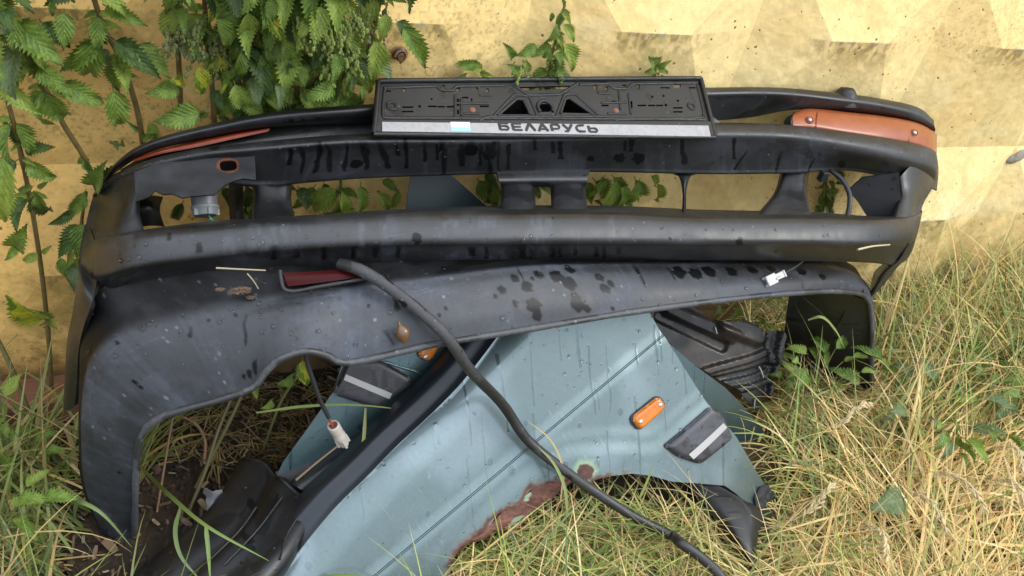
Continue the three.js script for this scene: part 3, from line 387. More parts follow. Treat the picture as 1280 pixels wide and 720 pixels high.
// turn signal on the right, reflector strip on the left
const amberMap = tex(512, 64, 0.4, 0.05, (u, v) => { const a = fbm(u * 40, v * 40, 91, 3), rib = 0.5 + 0.5 * Math.sin(u * 1400); return [0.55 + 0.1 * a, 0.28 + 0.07 * a + 0.012 * rib, 0.15 + 0.05 * a]; }, true);
const amber = phys({ map: amberMap, roughness: 0.34, clearcoat: 0.25, clearcoatRoughness: 0.25 });
{
  const rows = [C1([[992, 141, 0.05], [1006, 136, 0.05], [1067, 141, 0.052], [1110, 146, 0.056], [1146, 153, 0.07], [1166, 163, 0.105], [1170, 167, 0.14]]),
    C1([[991, 143, 0.02], [1006, 138, 0.018], [1067, 143, 0.018], [1110, 148, 0.025], [1146, 155, 0.045], [1166, 165, 0.08], [1171, 169, 0.115]]),
    C1([[991, 150, 0.016], [1008, 149, 0.012], [1067, 155, 0.014], [1110, 161, 0.02], [1144, 167, 0.04], [1166, 176, 0.076], [1171, 180, 0.112]]),
    C1([[992, 158, 0.018], [1024, 161, 0.016], [1067, 167, 0.018], [1110, 174, 0.026], [1140, 179, 0.045], [1165, 187, 0.08], [1171, 190, 0.115]]),
    C1([[992, 160, 0.05], [1024, 163, 0.05], [1067, 169, 0.05], [1110, 176, 0.056], [1140, 181, 0.07], [1164, 189, 0.105], [1170, 192, 0.14]])];
  const ts = part('turn_signal', loft(rows, 60, 5, 0.004), amber, front, 'faded orange turn signal lens');
  const holes = [[1012, 150], [1143, 166]];
  for (const [x, y] of holes) {
    const c = P1.at(x, y, x < 1100 ? -0.010 : -0.036), q = new THREE.Quaternion().setFromUnitVectors(V(0, 1, 0), P1.n), mk = (pr) => { const g = new THREE.LatheGeometry(pr.map(([r, h]) => new THREE.Vector2(r, h)), 16); g.applyQuaternion(q); g.translate(c.x, c.y, c.z); return g; };
    part('screw_well', mk([[0.008, 0], [0.0068, 0.0032], [0.0055, 0.0008]]), phys({ color: lin(0.2, 0.045, 0.02), roughness: 0.5 }), ts);
    part('screw', mk([[0.0046, 0.0005], [0.0042, 0.003], [0.002, 0.0038], [0.0001, 0.0038]]), std({ color: lin(0.55, 0.55, 0.54), metalness: 0.9, roughness: 0.4 }), ts);
  }
  for (const [x, y0, y1] of [[1022, 137, 161], [1138, 152, 180]]) part('lens_seam', tube([P1.at(x, y0 + 3, -0.013 - (x > 1100 ? 0.026 : 0)), P1.at(x - 1, (y0 + y1) / 2, -0.0095 - (x > 1100 ? 0.026 : 0)), P1.at(x - 2, y1 - 2, -0.0125 - (x > 1100 ? 0.026 : 0))], 0.0009, 0.0009, 10, 5), phys({ color: lin(0.26, 0.06, 0.03), roughness: 0.4 }), ts);
  part('lens_end', loft([C1([[984, 146, 0.04], [980, 152, 0.04], [981, 159, 0.04]]), C1([[992, 142, 0.018], [989, 150, 0.014], [990, 159, 0.018]]), C1([[994, 141, 0.03], [993, 150, 0.03], [994, 159, 0.03]])], 12, 4, 0.003), darkInner, ts);
  part('reflector_strip', loft([C1([[166, 199, 0.062], [200, 187, 0.05], [240, 178, 0.044], [290, 167, 0.04], [337, 159.5, 0.035]]), C1([[167, 201, 0.052], [201, 189, 0.04], [242, 180, 0.035], [292, 169.5, 0.03], [337, 161, 0.028]]), C1([[168, 202.5, 0.055], [203, 192, 0.042], [245, 184, 0.037], [295, 173, 0.032], [335, 164.5, 0.03]])], 40, 5, 0.003), phys({ map: tex(256, 32, 0.3, 0.03, (u, v) => { const a = fbm(u * 60, v * 60, 92, 3); return [0.40 + 0.15 * a, 0.14 + 0.09 * a, 0.06 + 0.04 * a]; }, true), roughness: 0.45 }), front, 'orange reflector strip in the left slot');
  part('slot_floor', loft([C1([[150, 212, 0.12], [190, 191, 0.075], [290, 166, 0.06], [400, 152, 0.055], [600, 142, 0.055], [740, 138, 0.055], [880, 135, 0.055]]), C1([[155, 218, 0.11], [194, 199, 0.065], [290, 178, 0.05], [400, 163, 0.045], [600, 155, 0.045], [740, 150, 0.045], [892, 146, 0.045]]), C1([[160, 222, 0.11], [198, 206, 0.07], [290, 188, 0.055], [400, 176, 0.05], [600, 170, 0.05], [740, 164, 0.05], [905, 157, 0.05]])], 70, 4, 0.004), darkInner, front);
}
// licence plate holder
{
  const bl = P1.at(465, 169, 0.012), br = P1.at(896, 173, 0.012), tl = P1.at(472, 100, 0.014), tr = P1.at(878, 97, 0.014);
  const ex = br.clone().sub(bl).normalize(), up = tl.clone().add(tr).sub(bl).sub(br).multiplyScalar(0.5), n = ex.clone().cross(up).normalize(), ey = n.clone().cross(ex), W = br.distanceTo(bl), Hh = up.dot(ey);
  const M = new THREE.Matrix4().makeBasis(ex, ey, n).setPosition(bl), holder = new THREE.Group(); holder.name = 'licence_plate_holder'; holder.position.copy(bl).sub(front.position); front.add(holder);
  holder.userData.label = 'black licence plate holder with a silver strip';
  // pixel -> holder coordinates, through the same four corners
  const c = (px, py) => { const d = ray(px, py), t = bl.clone().addScaledVector(n, 0.006).sub(CAM).dot(n) / d.dot(n), q = CAM.clone().addScaledVector(d, t).sub(bl); return new THREE.Vector2(q.dot(ex), q.dot(ey)); };
  const add = (name, g, m, parent = holder) => { g.applyMatrix4(M); return part(name, g, m, parent); };
  const ext = (pts, holes, d, z, bev = 0) => { const s = new THREE.Shape(pts); for (const h of holes) s.holes.push(new THREE.Path(h)); const g = new THREE.ExtrudeGeometry(s, { depth: d, bevelEnabled: bev > 0, bevelSize: bev, bevelThickness: bev, bevelSegments: 2, curveSegments: 10 }); g.translate(0, 0, z); return g; };
  const Q = (l) => l.map(([x, y]) => c(x, y));
  const pl = phys({ ...plasticMaps(21, 0.7, 0.2, [0.07, 0.07, 0.072], { drips: 10, spots: 60, spotV: [0, 0.2], specks: 200, rough: 0.42, haze: 0.4 }) });
  const rect = (x, y, w, h) => Q([[x - w / 2, y - h / 2], [x + w / 2, y - h / 2], [x + w / 2, y + h / 2], [x - w / 2, y + h / 2]]);
  const holes = [];
  for (const [x, y, w, h] of [[486, 113, 6, 2], [506, 111, 3, 6], [555, 110, 3, 9], [573, 111, 5, 5], [597, 112, 3, 7], [610, 112, 3, 5], [745, 109, 4, 8], [759, 110, 4, 6], [781, 108, 5, 6], [799, 107, 3, 8], [832, 109, 11, 2], [847, 106, 9, 5], [866, 109, 8, 2], [874, 106, 2, 6],
    [541, 132, 11, 2], [552, 132.5, 9, 2], [563, 132.5, 9, 2], [510, 133, 14, 2], [510, 138.5, 14, 2], [525, 132, 3, 3], [803, 131, 11, 2], [815, 131, 9, 2], [825, 131, 9, 2], [848, 134, 12, 2], [848, 139, 12, 2], [833, 130.5, 3, 3], [573, 127, 3, 9], [573, 139, 2.5, 6], [582, 121, 8, 2], [590, 124, 2, 4], [606, 132, 11, 2], [790, 130, 2.5, 9], [768, 126, 6, 2], [774, 120, 2, 5], [757, 131, 9, 2], [816, 120, 2.4, 2.4], [830, 119, 2.6, 2.6], [540, 123, 2.4, 2.4], [848, 125, 3, 2.4]]) holes.push(rect(x, y, w, h));
  holes.push(Q([[645, 108], [713, 106], [713, 110], [652, 112]]));
  holes.push(Q([[623, 142], [646, 123], [655, 124], [663, 142]]), Q([[702, 140], [707, 123], [713, 122], [741, 141]]), Q([[672, 135], [677, 129], [687, 129], [691, 135], [687, 139], [677, 139]]));
  add('backing_plate', ext(Q([[473, 101.5], [877, 98], [889, 153], [469, 152]]), holes, 0.004, 0), pl);
  // raised outer frame with a rounded section
  const tubeIn = (pts, r, seg) => { const g = new THREE.TubeGeometry(new THREE.CatmullRomCurve3(pts.map((p) => V(p.x, p.y, 0.006)), false, 'centripetal', 0.1), seg, r, 8, false); return g; };
  const fr = [[[474, 101], [560, 100.3], [680, 99.2], [800, 98.3], [876, 97.8]], [[876, 98], [884, 130], [893, 166], [894, 171]], [[894, 171.5], [800, 171], [680, 170], [560, 168.5], [467, 167.5]], [[467, 167], [469, 150], [471, 125], [473, 101]]];
  add('outer_frame', mergeGeometries(fr.map((l) => tubeIn(Q(l), 0.0042, 40))), pl);
  add('frame_rail', mergeGeometries([ext(Q([[471, 151], [888, 153], [893, 171], [467, 168]]), [], 0.006, 0.001, 0.0012)]), pl);
  // stiffening ribs
  const rib = (l, r = 0.0030, z = 0.0034) => { const g = new THREE.TubeGeometry(new THREE.CatmullRomCurve3(Q(l).map((p) => V(p.x, p.y, z)), false, 'catmullrom', 0.12), 40, r, 6, false); return g; };
  for (const l of [[[480, 109], [545, 107], [552, 112], [566, 112], [572, 107], [630, 106]], [[725, 105], [760, 104], [768, 110], [785, 110], [792, 104], [868, 103]], [[481, 110], [480, 146], [570, 147], [605, 148]], [[872, 105], [880, 146], [800, 148], [770, 149]], [[618, 144], [643, 118], [662, 120], [672, 144]], [[696, 144], [706, 118], [720, 117], [750, 144]], [[600, 150], [612, 145], [760, 145], [772, 151]], [[640, 104], [662, 118], [700, 117], [722, 104]], [[623, 143], [646, 123], [655, 124], [664, 143]], [[701, 141], [707, 123], [713, 122], [742, 142]], [[481, 146], [600, 147], [770, 148], [880, 149]], [[480, 150], [560, 150.5], [600, 150.7]], [[772, 151.5], [820, 151.8], [884, 152]]]) add('rib', rib(l), pl);
  for (const l of [[[569, 118], [569, 146]], [[577, 122], [577, 144]], [[569, 128], [612, 129]], [[580, 141], [600, 141.5]], [[774, 113], [776, 136]], [[786, 116], [789, 142]], [[752, 128], [784, 127]], [[760, 141], [784, 142]], [[600, 118], [614, 118]], [[748, 116], [764, 116]]]) add('rib', rib([l[0], [(l[0][0] + l[1][0]) / 2, (l[0][1] + l[1][1]) / 2], l[1]], 0.0024, 0.0036), pl);
  { const p = c(682, 134), g = new THREE.TorusGeometry(0.0135, 0.003, 8, 26, 4.4); g.rotateZ(-0.6); g.translate(p.x, p.y, 0.0048); add('centre_ring', g, pl); }
  for (const [x, y] of [[490, 131.5], [865, 132]]) { const p = c(x, y), g = new THREE.TorusGeometry(0.007, 0.0024, 8, 20); g.translate(p.x, p.y, 0.004); add('mounting_ring', g, pl); }
  for (const [x, y] of [[591, 136.5], [770.5, 137.5]]) { const p = c(x, y), g = new THREE.LatheGeometry([[0.0001, 0.0045], [0.003, 0.004], [0.0052, 0.002], [0.006, 0]].map(([r, h]) => new THREE.Vector2(r, h)), 16); g.rotateX(Math.PI / 2); g.translate(p.x, p.y, 0.003); add('rusty_screw', g, std({ color: lin(0.25, 0.12, 0.06), roughness: 0.7, metalness: 0.3 })); }
  const silver = phys({ roughness: 0.33, metalness: 0.35, map: tex(512, 64, 0.6, 0.06, (u, v) => { const a = fbm(u * 50, v * 50, 95, 4), d = smooth(0.6, 0.7, vnoise(u * 260, v * 260, 96)); return [0.68, 0.68, 0.69].map((k) => k * (0.95 + 0.06 * a) - 0.03 * d); }, true) });
  add('silver_strip', ext(Q([[477, 154.3], [884, 158.6], [887, 172.2], [477, 166]]), [], 0.0015, 0.0087), silver);
  const st = Q([[562, 154.6], [586, 154.9], [587, 166.4], [563, 166.2]]); add('sticker', ext(st, [], 0.0006, 0.0104), phys({ roughness: 0.3, map: tex(32, 64, 1, 0.02, (u, v) => (v < 0.004 + st[0].y - 0.014 ? [0.62, 0.9, 0.94] : [0.93, 0.94, 0.95]), true) }));
  // lettering: each Cyrillic capital as extruded strokes
  const A = c(622, 165), B = c(749, 168), w = (B.x - A.x) / 8, hgt = w * 0.66, th = hgt * 0.2;
  const bar = (x0, y0, x1, y1, t = th) => { const dx = x1 - x0, dy = y1 - y0, L = Math.hypot(dx, dy), g = new THREE.BoxGeometry(L, t, 0.0008); g.rotateZ(Math.atan2(dy, dx)); g.translate((x0 + x1) / 2, (y0 + y1) / 2, 0); return g; };
  const arc = (cx, cy, rx, ry, a0, a1, t = th) => { const o = []; for (let i = 0; i < 8; i++) { const p = a0 + (a1 - a0) * i / 8, q = a0 + (a1 - a0) * (i + 1) / 8; const g = bar(cx + rx * Math.cos(p), cy + ry * Math.sin(p), cx + rx * Math.cos(q), cy + ry * Math.sin(q), t); g.translate(0, 0, 0.00002 * i); o.push(g); } return o; };
  const X = w * 0.74, Y = hgt, s = th / 2, wv = th * 1.5; // wide low capitals with heavy stems
  const L = {
    B: () => [bar(s, s, s, Y - s, wv), bar(s, Y - s, X, Y - s), bar(s, Y * 0.56, X * 0.7, Y * 0.56), bar(s, s, X * 0.7, s), ...arc(X * 0.68, Y * 0.3, X * 0.26, Y * 0.24, -1.6, 1.6)],
    E: () => [bar(s, s, s, Y - s, wv), bar(s, Y - s, X, Y - s), bar(s, Y / 2, X * 0.9, Y / 2), bar(s, s, X, s)],
    La: () => [bar(0, s * 0.4, X * 0.5, Y, wv), bar(X * 0.5, Y, X, s * 0.4, wv)],
    Aa: () => [bar(0, s * 0.4, X * 0.5, Y, wv), bar(X * 0.5, Y, X, s * 0.4, wv), bar(X * 0.22, Y * 0.3, X * 0.78, Y * 0.3)],
    R: () => [bar(s, s, s, Y - s, wv), bar(s, Y - s, X * 0.7, Y - s), bar(s, Y * 0.38, X * 0.7, Y * 0.38), ...arc(X * 0.68, Y * 0.64, X * 0.26, Y * 0.26, -1.6, 1.6)],
    U: () => [bar(0, Y, X * 0.56, Y * 0.3, wv), bar(X, Y, X * 0.4, s, wv), bar(X * 0.08, s, X * 0.42, s)],
    S: () => [...arc(X * 0.42, Y * 0.5, X * 0.36, Y * 0.4, 1.2, 5.08, th * 1.2), bar(X * 0.5, Y - s, X * 0.95, Y - s), bar(X * 0.5, s, X * 0.95, s)],
    soft: () => [bar(s, s, s, Y - s, wv), bar(s, Y * 0.56, X * 0.7, Y * 0.56), bar(s, s, X * 0.7, s), ...arc(X * 0.68, Y * 0.3, X * 0.26, Y * 0.24, -1.6, 1.6)],
  };
  const ink = phys({ color: lin(0.02, 0.02, 0.022), roughness: 0.4 }), slope = Math.atan2(B.y - A.y, B.x - A.x);
  ['B', 'E', 'La', 'Aa', 'R', 'U', 'S', 'soft'].forEach((k, i) => { const gs = L[k]().map(plain); gs.forEach((g, q) => g.translate(0, 0, 0.0001 * q)); const g = mergeGeometries(gs); g.translate(A.x + w * (i + 0.1), A.y + (B.y - A.y) * (i + 0.1) / 8, 0.0108); add('letter', g, ink); });
}

// ---------------------------------------------------------------- rear bumper under it, standing on its wing tips
const Zs = (l) => l.map(([x, y, z]) => atZ(x, y, z));
const rear = thing('rear_bumper', 'dark grey plastic rear bumper with red reflector, under the black front bumper', 'bumper', V(0.75, 0, 0.33));
{
  const R0 = Zs([[130, 680, 0.29], [102, 606, 0.29], [98, 545, 0.29], [99, 480, 0.29], [103, 415, 0.282], [122, 366, 0.275], [170, 336, 0.275], [258, 330, 0.29], [330, 330, 0.30], [351, 330, 0.302], [382, 334, 0.306], [407, 332, 0.307], [430, 330, 0.308], [520, 326, 0.31], [640, 322, 0.31], [760, 320, 0.305], [880, 319, 0.295], [980, 319, 0.28], [1040, 322, 0.262], [1072, 338, 0.25], [1080, 380, 0.25], [1080, 430, 0.255], [1080, 488, 0.265]]);
  const R1 = Zs([[134, 682, 0.335], [106, 606, 0.335], [102, 545, 0.332], [104, 490, 0.33], [118, 446, 0.333], [150, 421, 0.338], [219, 402, 0.345], [290, 385, 0.35], [335, 376, 0.352], [355, 372, 0.352], [382, 368, 0.352], [407, 364, 0.352], [430, 361, 0.351], [520, 350, 0.349], [640, 334, 0.342], [760, 330, 0.335], [880, 330, 0.322], [980, 331, 0.305], [1044, 333, 0.285], [1078, 350, 0.268], [1087, 385, 0.266], [1087, 435, 0.272], [1087, 489, 0.282]]);
  const R2 = Zs([[142, 680, 0.343], [118, 610, 0.352], [113, 550, 0.36], [117, 496, 0.364], [132, 452, 0.364], [164, 430, 0.366], [228, 415, 0.37], [293, 398, 0.372], [336, 388, 0.373], [355, 384, 0.373], [382, 379, 0.372], [407, 376, 0.372], [430, 373, 0.371], [522, 363, 0.368], [642, 348, 0.362], [764, 341, 0.353], [884, 339, 0.34], [984, 338, 0.318], [1048, 340, 0.296], [1080, 354, 0.277], [1089, 388, 0.276], [1089, 437, 0.283], [1089, 490, 0.293]]);
  const R3 = Zs([[156, 678, 0.346], [140, 622, 0.36], [138, 565, 0.375], [144, 515, 0.385], [160, 478, 0.39], [188, 462, 0.393], [242, 457, 0.402], [302, 442, 0.407], [336, 424, 0.405], [353, 416, 0.404], [382, 410, 0.403], [407, 412, 0.404], [428, 416, 0.406], [530, 398, 0.402], [655, 376, 0.394], [776, 363, 0.383], [892, 355, 0.366], [990, 351, 0.34], [1054, 352, 0.312], [1082, 362, 0.287], [1089, 391, 0.284], [1089, 440, 0.29], [1089, 490, 0.30]]);
  const R4 = Zs([[168, 675, 0.346], [169, 630, 0.364], [171, 578, 0.382], [179, 538, 0.395], [202, 520, 0.405], [236, 509, 0.412], [276, 498, 0.42], [318, 482, 0.427], [335, 460, 0.427], [352, 447, 0.427], [382, 438, 0.427], [408, 443, 0.428], [428, 452, 0.43], [540, 430, 0.428], [668, 409, 0.42], [790, 389, 0.41], [898, 375, 0.392], [998, 365, 0.362], [1056, 364, 0.33], [1083, 372, 0.305], [1089, 398, 0.298], [1089, 445, 0.305], [1089, 491, 0.316]]);
  R4.forEach((p, i) => { const n = V(i < 5 ? -0.3 : i > 18 ? 0.2 : 0, 0.75, 0.66).normalize(); R2[i].copy(R1[i]).lerp(p, 0.22).addScaledVector(n, 0.008); R3[i].copy(R1[i]).lerp(p, 0.66).addScaledVector(n, 0.009); });
  const skin = loft([R0, R0.map((p, i) => p.clone().lerp(R1[i], 0.9)), R1, R1.map((p, i) => p.clone().lerp(R2[i], 0.35)), R2, R3, R4], 260, 6, 0.005, {});
  const vc = uvAt(skin, 312, 380)[1];
  const grey2 = phys(plasticMaps(31, 2.9, 0.40, [0.145, 0.153, 0.167], { drips: 0, spots: 26, specks: 1200, rough: 0.42, haze: 2.0, film: 0.10, paintedShade: (u, v) => smooth(vc + 0.004, vc - 0.012, v) * smooth(2.4, 1.9, u) * (0.85 + 0.25 * smooth(0.4, 0.6, fbm(u * 20, v * 30, 34, 3))), dusty: (u) => 0.25 * smooth(1.6, 0.9, u),  // above the crease, shade from the upper bumper is painted into the colour
    splats: splatsOn(skin, [[639, 349, 5], [659, 360, 7], [673, 344, 6], [664, 349, 3], [632, 363, 5], [697, 346, 9], [708, 353, 9], [712, 337, 6], [719, 368, 5], [720, 380, 9], [717, 360, 5], [734, 386, 5], [751, 347, 6], [756, 360, 7], [763, 355, 5], [664, 385, 9], [669, 394, 6], [647, 380, 4], [770, 383, 3], [620, 369, 3], [850, 339, 12], [866, 345, 11], [889, 337, 12], [915, 339, 10], [940, 337, 10], [965, 335, 8], [1000, 340, 10], [1030, 345, 8], [169, 481, 2.6], [174, 480, 2], [236, 420, 2], [292, 394, 2], [317, 455, 3.5], [318, 462, 3.5], [312, 467, 4], [303, 468, 2.5], [147, 427, 2], [225, 378, 3.4], [232, 381, 3], [240, 383, 3], [205, 392, 2], [503, 384, 3], [464, 379, 2], [546, 394, 2.4], [555, 389, 2.4], [184, 372, 2], [262, 400, 1.8], [150, 590, 2]]),
    runs: runsOn(skin, [[644, 334, 357, 0.0024, 654], [794, 330, 358, 0.004, 805], [836, 332, 348, 0.004, 846], [497, 368, 386, 0.006], [306, 396, 430, 0.003], [478, 412, 432, 0.003, 486], [236, 410, 424, 0.003], [318, 448, 466, 0.005]], 0.004) }));
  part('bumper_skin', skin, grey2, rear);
  // rolled lip along the lower edge
  part('edge_lip', tube(R4.map((p) => p.clone().add(V(0, -0.0005, 0.0015))), 0.0052, 0.0052, 320, 8, (a) => 0.9 + 0.2 * vnoise(a * 90, 2, 3)), phys({ ...plasticMaps(32, 3, 0.05, [0.27, 0.275, 0.285], { drips: 0, spots: 0, specks: 700, rough: 0.5 }) }), rear);
  // inner face of the cut-out
  const A0 = Zs([[318, 481, 0.425], [335, 459, 0.425], [352, 446, 0.425], [382, 437, 0.425], [408, 442, 0.426], [428, 451, 0.428]]);
  part('cutout_flange', loft([A0, A0.map((p) => p.clone().add(V(0, -0.022, -0.034))), A0.map((p) => p.clone().add(V(0, -0.034, -0.05)))], 40, 3, 0.003), darkInner, rear);
  // right wing seen from inside
  part('wing_lining', loft([
    Zs([[986, 371, 0.20], [982, 402, 0.185], [980, 432, 0.175], [990, 462, 0.17]]),
    Zs([[1016, 366, 0.235], [1012, 408, 0.225], [1016, 446, 0.22], [1040, 478, 0.215]]),
    Zs([[1050, 365, 0.27], [1050, 408, 0.262], [1052, 450, 0.26], [1058, 486, 0.255]]),
    Zs([[1084, 376, 0.296], [1086, 408, 0.289], [1086, 450, 0.296], [1086, 490, 0.306]]),
  ], 24, 6, 0.004), darkInner, rear);
  for (const l of [[[1004, 372], [1030, 395], [1056, 440], [1076, 470]], [[1062, 380], [1046, 410], [1030, 440]], [[1062, 396], [1078, 424]]]) part('crease', tube(l.map(([x, y]) => atZ(x, y, 0.262 + 0.02 * (x - 1040) / 40)), 0.0016, 0.0016, 20, 5), darkInner, rear);
  // red reflector set in a shallow recess
  const rr = (l) => Zs(l);
  part('red_reflector', loft([rr([[353, 341, 0.333], [380, 340, 0.333], [415, 338, 0.333], [462, 336, 0.332]]), rr([[356, 348, 0.341], [385, 346, 0.341], [420, 343, 0.341], [464, 339, 0.340]]), rr([[360, 358, 0.348], [390, 354.5, 0.348], [425, 350, 0.348], [466, 343.5, 0.347]])], 40, 6, 0.006), phys({ color: lin(0.042, 0.002, 0.002), specularIntensity: 0.3, roughness: 0.4 }), rear);
  part('reflector_rim', tube(rr([[350, 338, 0.333], [351, 348, 0.343], [355, 361, 0.353], [364, 364, 0.355], [400, 358, 0.355], [430, 353, 0.354], [468, 346, 0.352]]), 0.003, 0.003, 50, 8), darkInner, rear);
  for (const [x, y, s] of [[302, 363, 1], [292, 365, 0.6], [313, 372, 0.5], [275, 362, 0.5]]) { const c = atZ(x, y, 0.346), g = new THREE.IcosahedronGeometry(0.0065 * s, 2), p = g.attributes.position; for (let i = 0; i < p.count; i++) { const k = 0.6 + 0.8 * hash2(i, x, 3); p.setXYZ(i, c.x + p.getX(i) * k * 1.8, c.y + p.getY(i) * k * 0.5, c.z + p.getZ(i) * k); } g.computeVertexNormals(); part('mud_crumb', g, std({ color: lin(0.14, 0.09, 0.06), roughness: 0.9 }), rear); }
}

// ---------------------------------------------------------------- blue fenders
const P3 = plane(V(0.85, 0.335, 0.3), V(0, 1, 1.25)), P4 = plane(V(0.4, 0.09, 0.33), V(0.02, 1, 1.83));
// paint: blue green metallic with runs of rain water; lines and flare are fine pressings
function paintMaps(seed, u0, v0, W, Hh, rust) {
  const r = rng(seed), runs = []; for (let i = 0; i < 95; i++) runs.push([u0 + r() * W, v0 + Hh * (0.4 + 0.62 * r()), 0.03 + 0.22 * r() * r(), 0.0012 + 0.0034 * r() * r(), r() * 20]);
  const nx = 1500, ny = Math.round(nx * Hh / W), wet = new Float32Array(nx * ny), sc = nx / W;
  for (const [u, v, l, w, ph] of runs) for (let j = Math.floor((v - l - v0) * sc); j < (v - v0) * sc; j++) for (let i = Math.floor((u - 0.02 - u0) * sc); i < (u + 0.02 - u0) * sc; i++) if (i >= 0 && j >= 0 && i < nx && j < ny) {
    const b = v0 + j / sc, c = u + 0.10 * (b - v) * (ph / 20 - 0.5) + 0.005 * (vnoise(b * 22, ph, 4) - 0.5), ww = w * (0.4 + 1.1 * vnoise(b * 60, ph, 7)), k = smooth(ww, ww * 0.7, Math.abs(u0 + i / sc - c)); wet[j * nx + i] = Math.max(wet[j * nx + i], k);
  }
  for (let q = 0; q < 260; q++) { const x = r() * nx, y = r() * ny, s = 1.5 + 6 * r() ** 4; for (let j = -10; j <= 10; j++) for (let i = -10; i <= 10; i++) { const a = Math.floor(x + i), b = Math.floor(y + j); if (a >= 0 && b >= 0 && a < nx && b < ny && Math.hypot(i, j * 0.8) < s) wet[b * nx + a] = 1; } }
  const at = (u, v) => wet[clamp(Math.floor((v - v0) * sc), 0, ny - 1) * nx + clamp(Math.floor((u - u0) * sc), 0, nx - 1)];
  const map = tex(nx, ny, W, Hh, (u, v) => {
    const w = at(u, v), chalk = smooth(0.45, 0.72, fbm(u * 6, v * 6, seed + 1, 4)), f = 0.97 + 0.06 * fbm(u * 240, v * 240, seed + 2, 2);
    let c = [0.40, 0.468, 0.468].map((q, k) => (lerp(q, [0.53, 0.59, 0.605][k], chalk * 0.7) - 0.045 * w + 0.07 * smooth(0.88, 0.93, vnoise(u * 500 + v * 300, v * 30 - u * 40, seed + 9)) * smooth(0.45, 0.65, fbm(u * 7, v * 7, seed + 10, 2))) * f);
    if (rust) { const [rk, pk] = rust(u, v); c = c.map((q, k) => lerp(lerp(q, [0.56, 0.66, 0.52][k], pk), [0.36, 0.22, 0.17][k] * (0.7 + 0.7 * fbm(u * 120, v * 120, seed + 6, 3)), rk)); }
    return c;
  }, true, u0, v0);
  const rough = tex(nx >> 1, ny >> 1, W, Hh, (u, v) => { const rk = rust ? rust(u, v)[0] : 0; return lerp(lerp(0.30 + 0.12 * fbm(u * 8, v * 8, seed + 3, 3), 0.12, at(u, v)), 0.85, rk); }, false, u0, v0);
  const bump = tex(nx >> 1, ny >> 1, W, Hh, (u, v) => 0.2 + 0.5 * at(u, v) + 0.1 * vnoise(u * 60, v * 60, seed + 4), false, u0, v0);
  return { map, roughnessMap: rough, bumpMap: bump, bumpScale: 0.0005 };
}
const moulding = phys({ ...plasticMaps(41, 0.3, 0.3, [0.23, 0.23, 0.25], { drips: 8, spots: 30, specks: 90, rough: 0.4 }) });
const chrome = std({ color: lin(0.45, 0.44, 0.41), roughness: 0.42, metalness: 0.5 });
const orange = phys({ map: tex(256, 128, 0.1, 0.05, (u, v) => { const g = 0.5 + 0.5 * Math.sin(u * 900), a = fbm(u * 150, v * 150, 97, 3); return [0.82 + 0.08 * a, 0.42 + 0.1 * a + 0.03 * g, 0.06]; }, true), roughness: 0.25, clearcoat: 0.7, clearcoatRoughness: 0.1, transmission: 0.15 });
const gasket = std({ color: lin(0.03, 0.03, 0.034), roughness: 0.6 });
// a moulded plate from an outline on a plane: domed towards its edges
function plate(P, outline, h, off, name, mat, parent, edge = 0.006, round = 0.008) {
  const n = outline.length, dist = (u, v) => { let d = 9; for (let i = 0; i < n; i++) d = Math.min(d, segDist(u, v, outline[i], outline[(i + 1) % n])); return d; };
  return part(name, sheet(P, outline, edge, h, (u, v) => off(u, v) + h * (0.35 + 0.65 * Math.sqrt(1 - (1 - clamp(dist(u, v) / round)) ** 2))), mat, parent);
}
const ccw = (l) => (THREE.ShapeUtils.isClockWise(l) ? l.slice().reverse() : l);
function roundPoly(list, r, k = 5) { const o = [], n = list.length; for (let i = 0; i < n; i++) { const p = list[i], a = list[(i + n - 1) % n].clone().sub(p), b = list[(i + 1) % n].clone().sub(p), q = Math.min(r, a.length() * 0.45, b.length() * 0.45), s = p.clone().add(a.setLength(q)), e = p.clone().add(b.setLength(q)); for (let j = 0; j <= k; j++) { const t = j / k; o.push(new THREE.Vector2((1 - t) ** 2 * s.x + 2 * t * (1 - t) * p.x + t * t * e.x, (1 - t) ** 2 * s.y + 2 * t * (1 - t) * p.y + t * t * e.y)); } } return o; }
function indicator(P, four, off, parent) {
  const o = roundPoly(ccw(polyOn(P, four, off)), 0.013), big = o.map((p) => { const c = o.reduce((s, q) => s.clone().add(q)).clone().divideScalar(o.length); return p.clone().sub(c).multiplyScalar(1.09).add(c); });
  const lamp = plate(P, big, 0.007, off, 'side_indicator', gasket, parent, 0.005, 0.005); lamp.userData.label = 'orange side indicator lamp';
  const lens = plate(P, o, 0.010, (u, v) => off(u, v) + 0.002, 'lens', orange, lamp, 0.004, 0.007);
  const [a, b, c, d] = polyOn(P, four, off), m0 = a.clone().add(d).multiplyScalar(0.5), m1 = b.clone().add(c).multiplyScalar(0.5);
  for (const t of [0.14, 0.86]) { const q = m0.clone().lerp(m1, t), p = P.pos(q.x, q.y, off(q.x, q.y) + 0.0115), g = new THREE.SphereGeometry(0.0048, 14, 8); g.scale(1, 1, 0.5); g.applyQuaternion(new THREE.Quaternion().setFromUnitVectors(V(0, 0, 1), P.n)); g.translate(p.x, p.y, p.z); part('screw', g, std({ color: lin(0.6, 0.6, 0.58), metalness: 0.8, roughness: 0.35 }), lamp); }
}
const fender1 = thing('fender', 'large blue fender lying in front of the pile with orange indicator and rusty wheel arch', 'fender', V(0.7, 0, 0.5), 'blue fenders in the pile');
const L1a = P3.uv(829, 418), L1b = P3.uv(467, 720), flare = spline2(poly(P3, [[881, 494], [850, 518], [815, 547], [774, 546], [718, 550], [690, 560], [640, 590], [590, 640], [560, 680], [535, 725], [525, 760]]), 40);
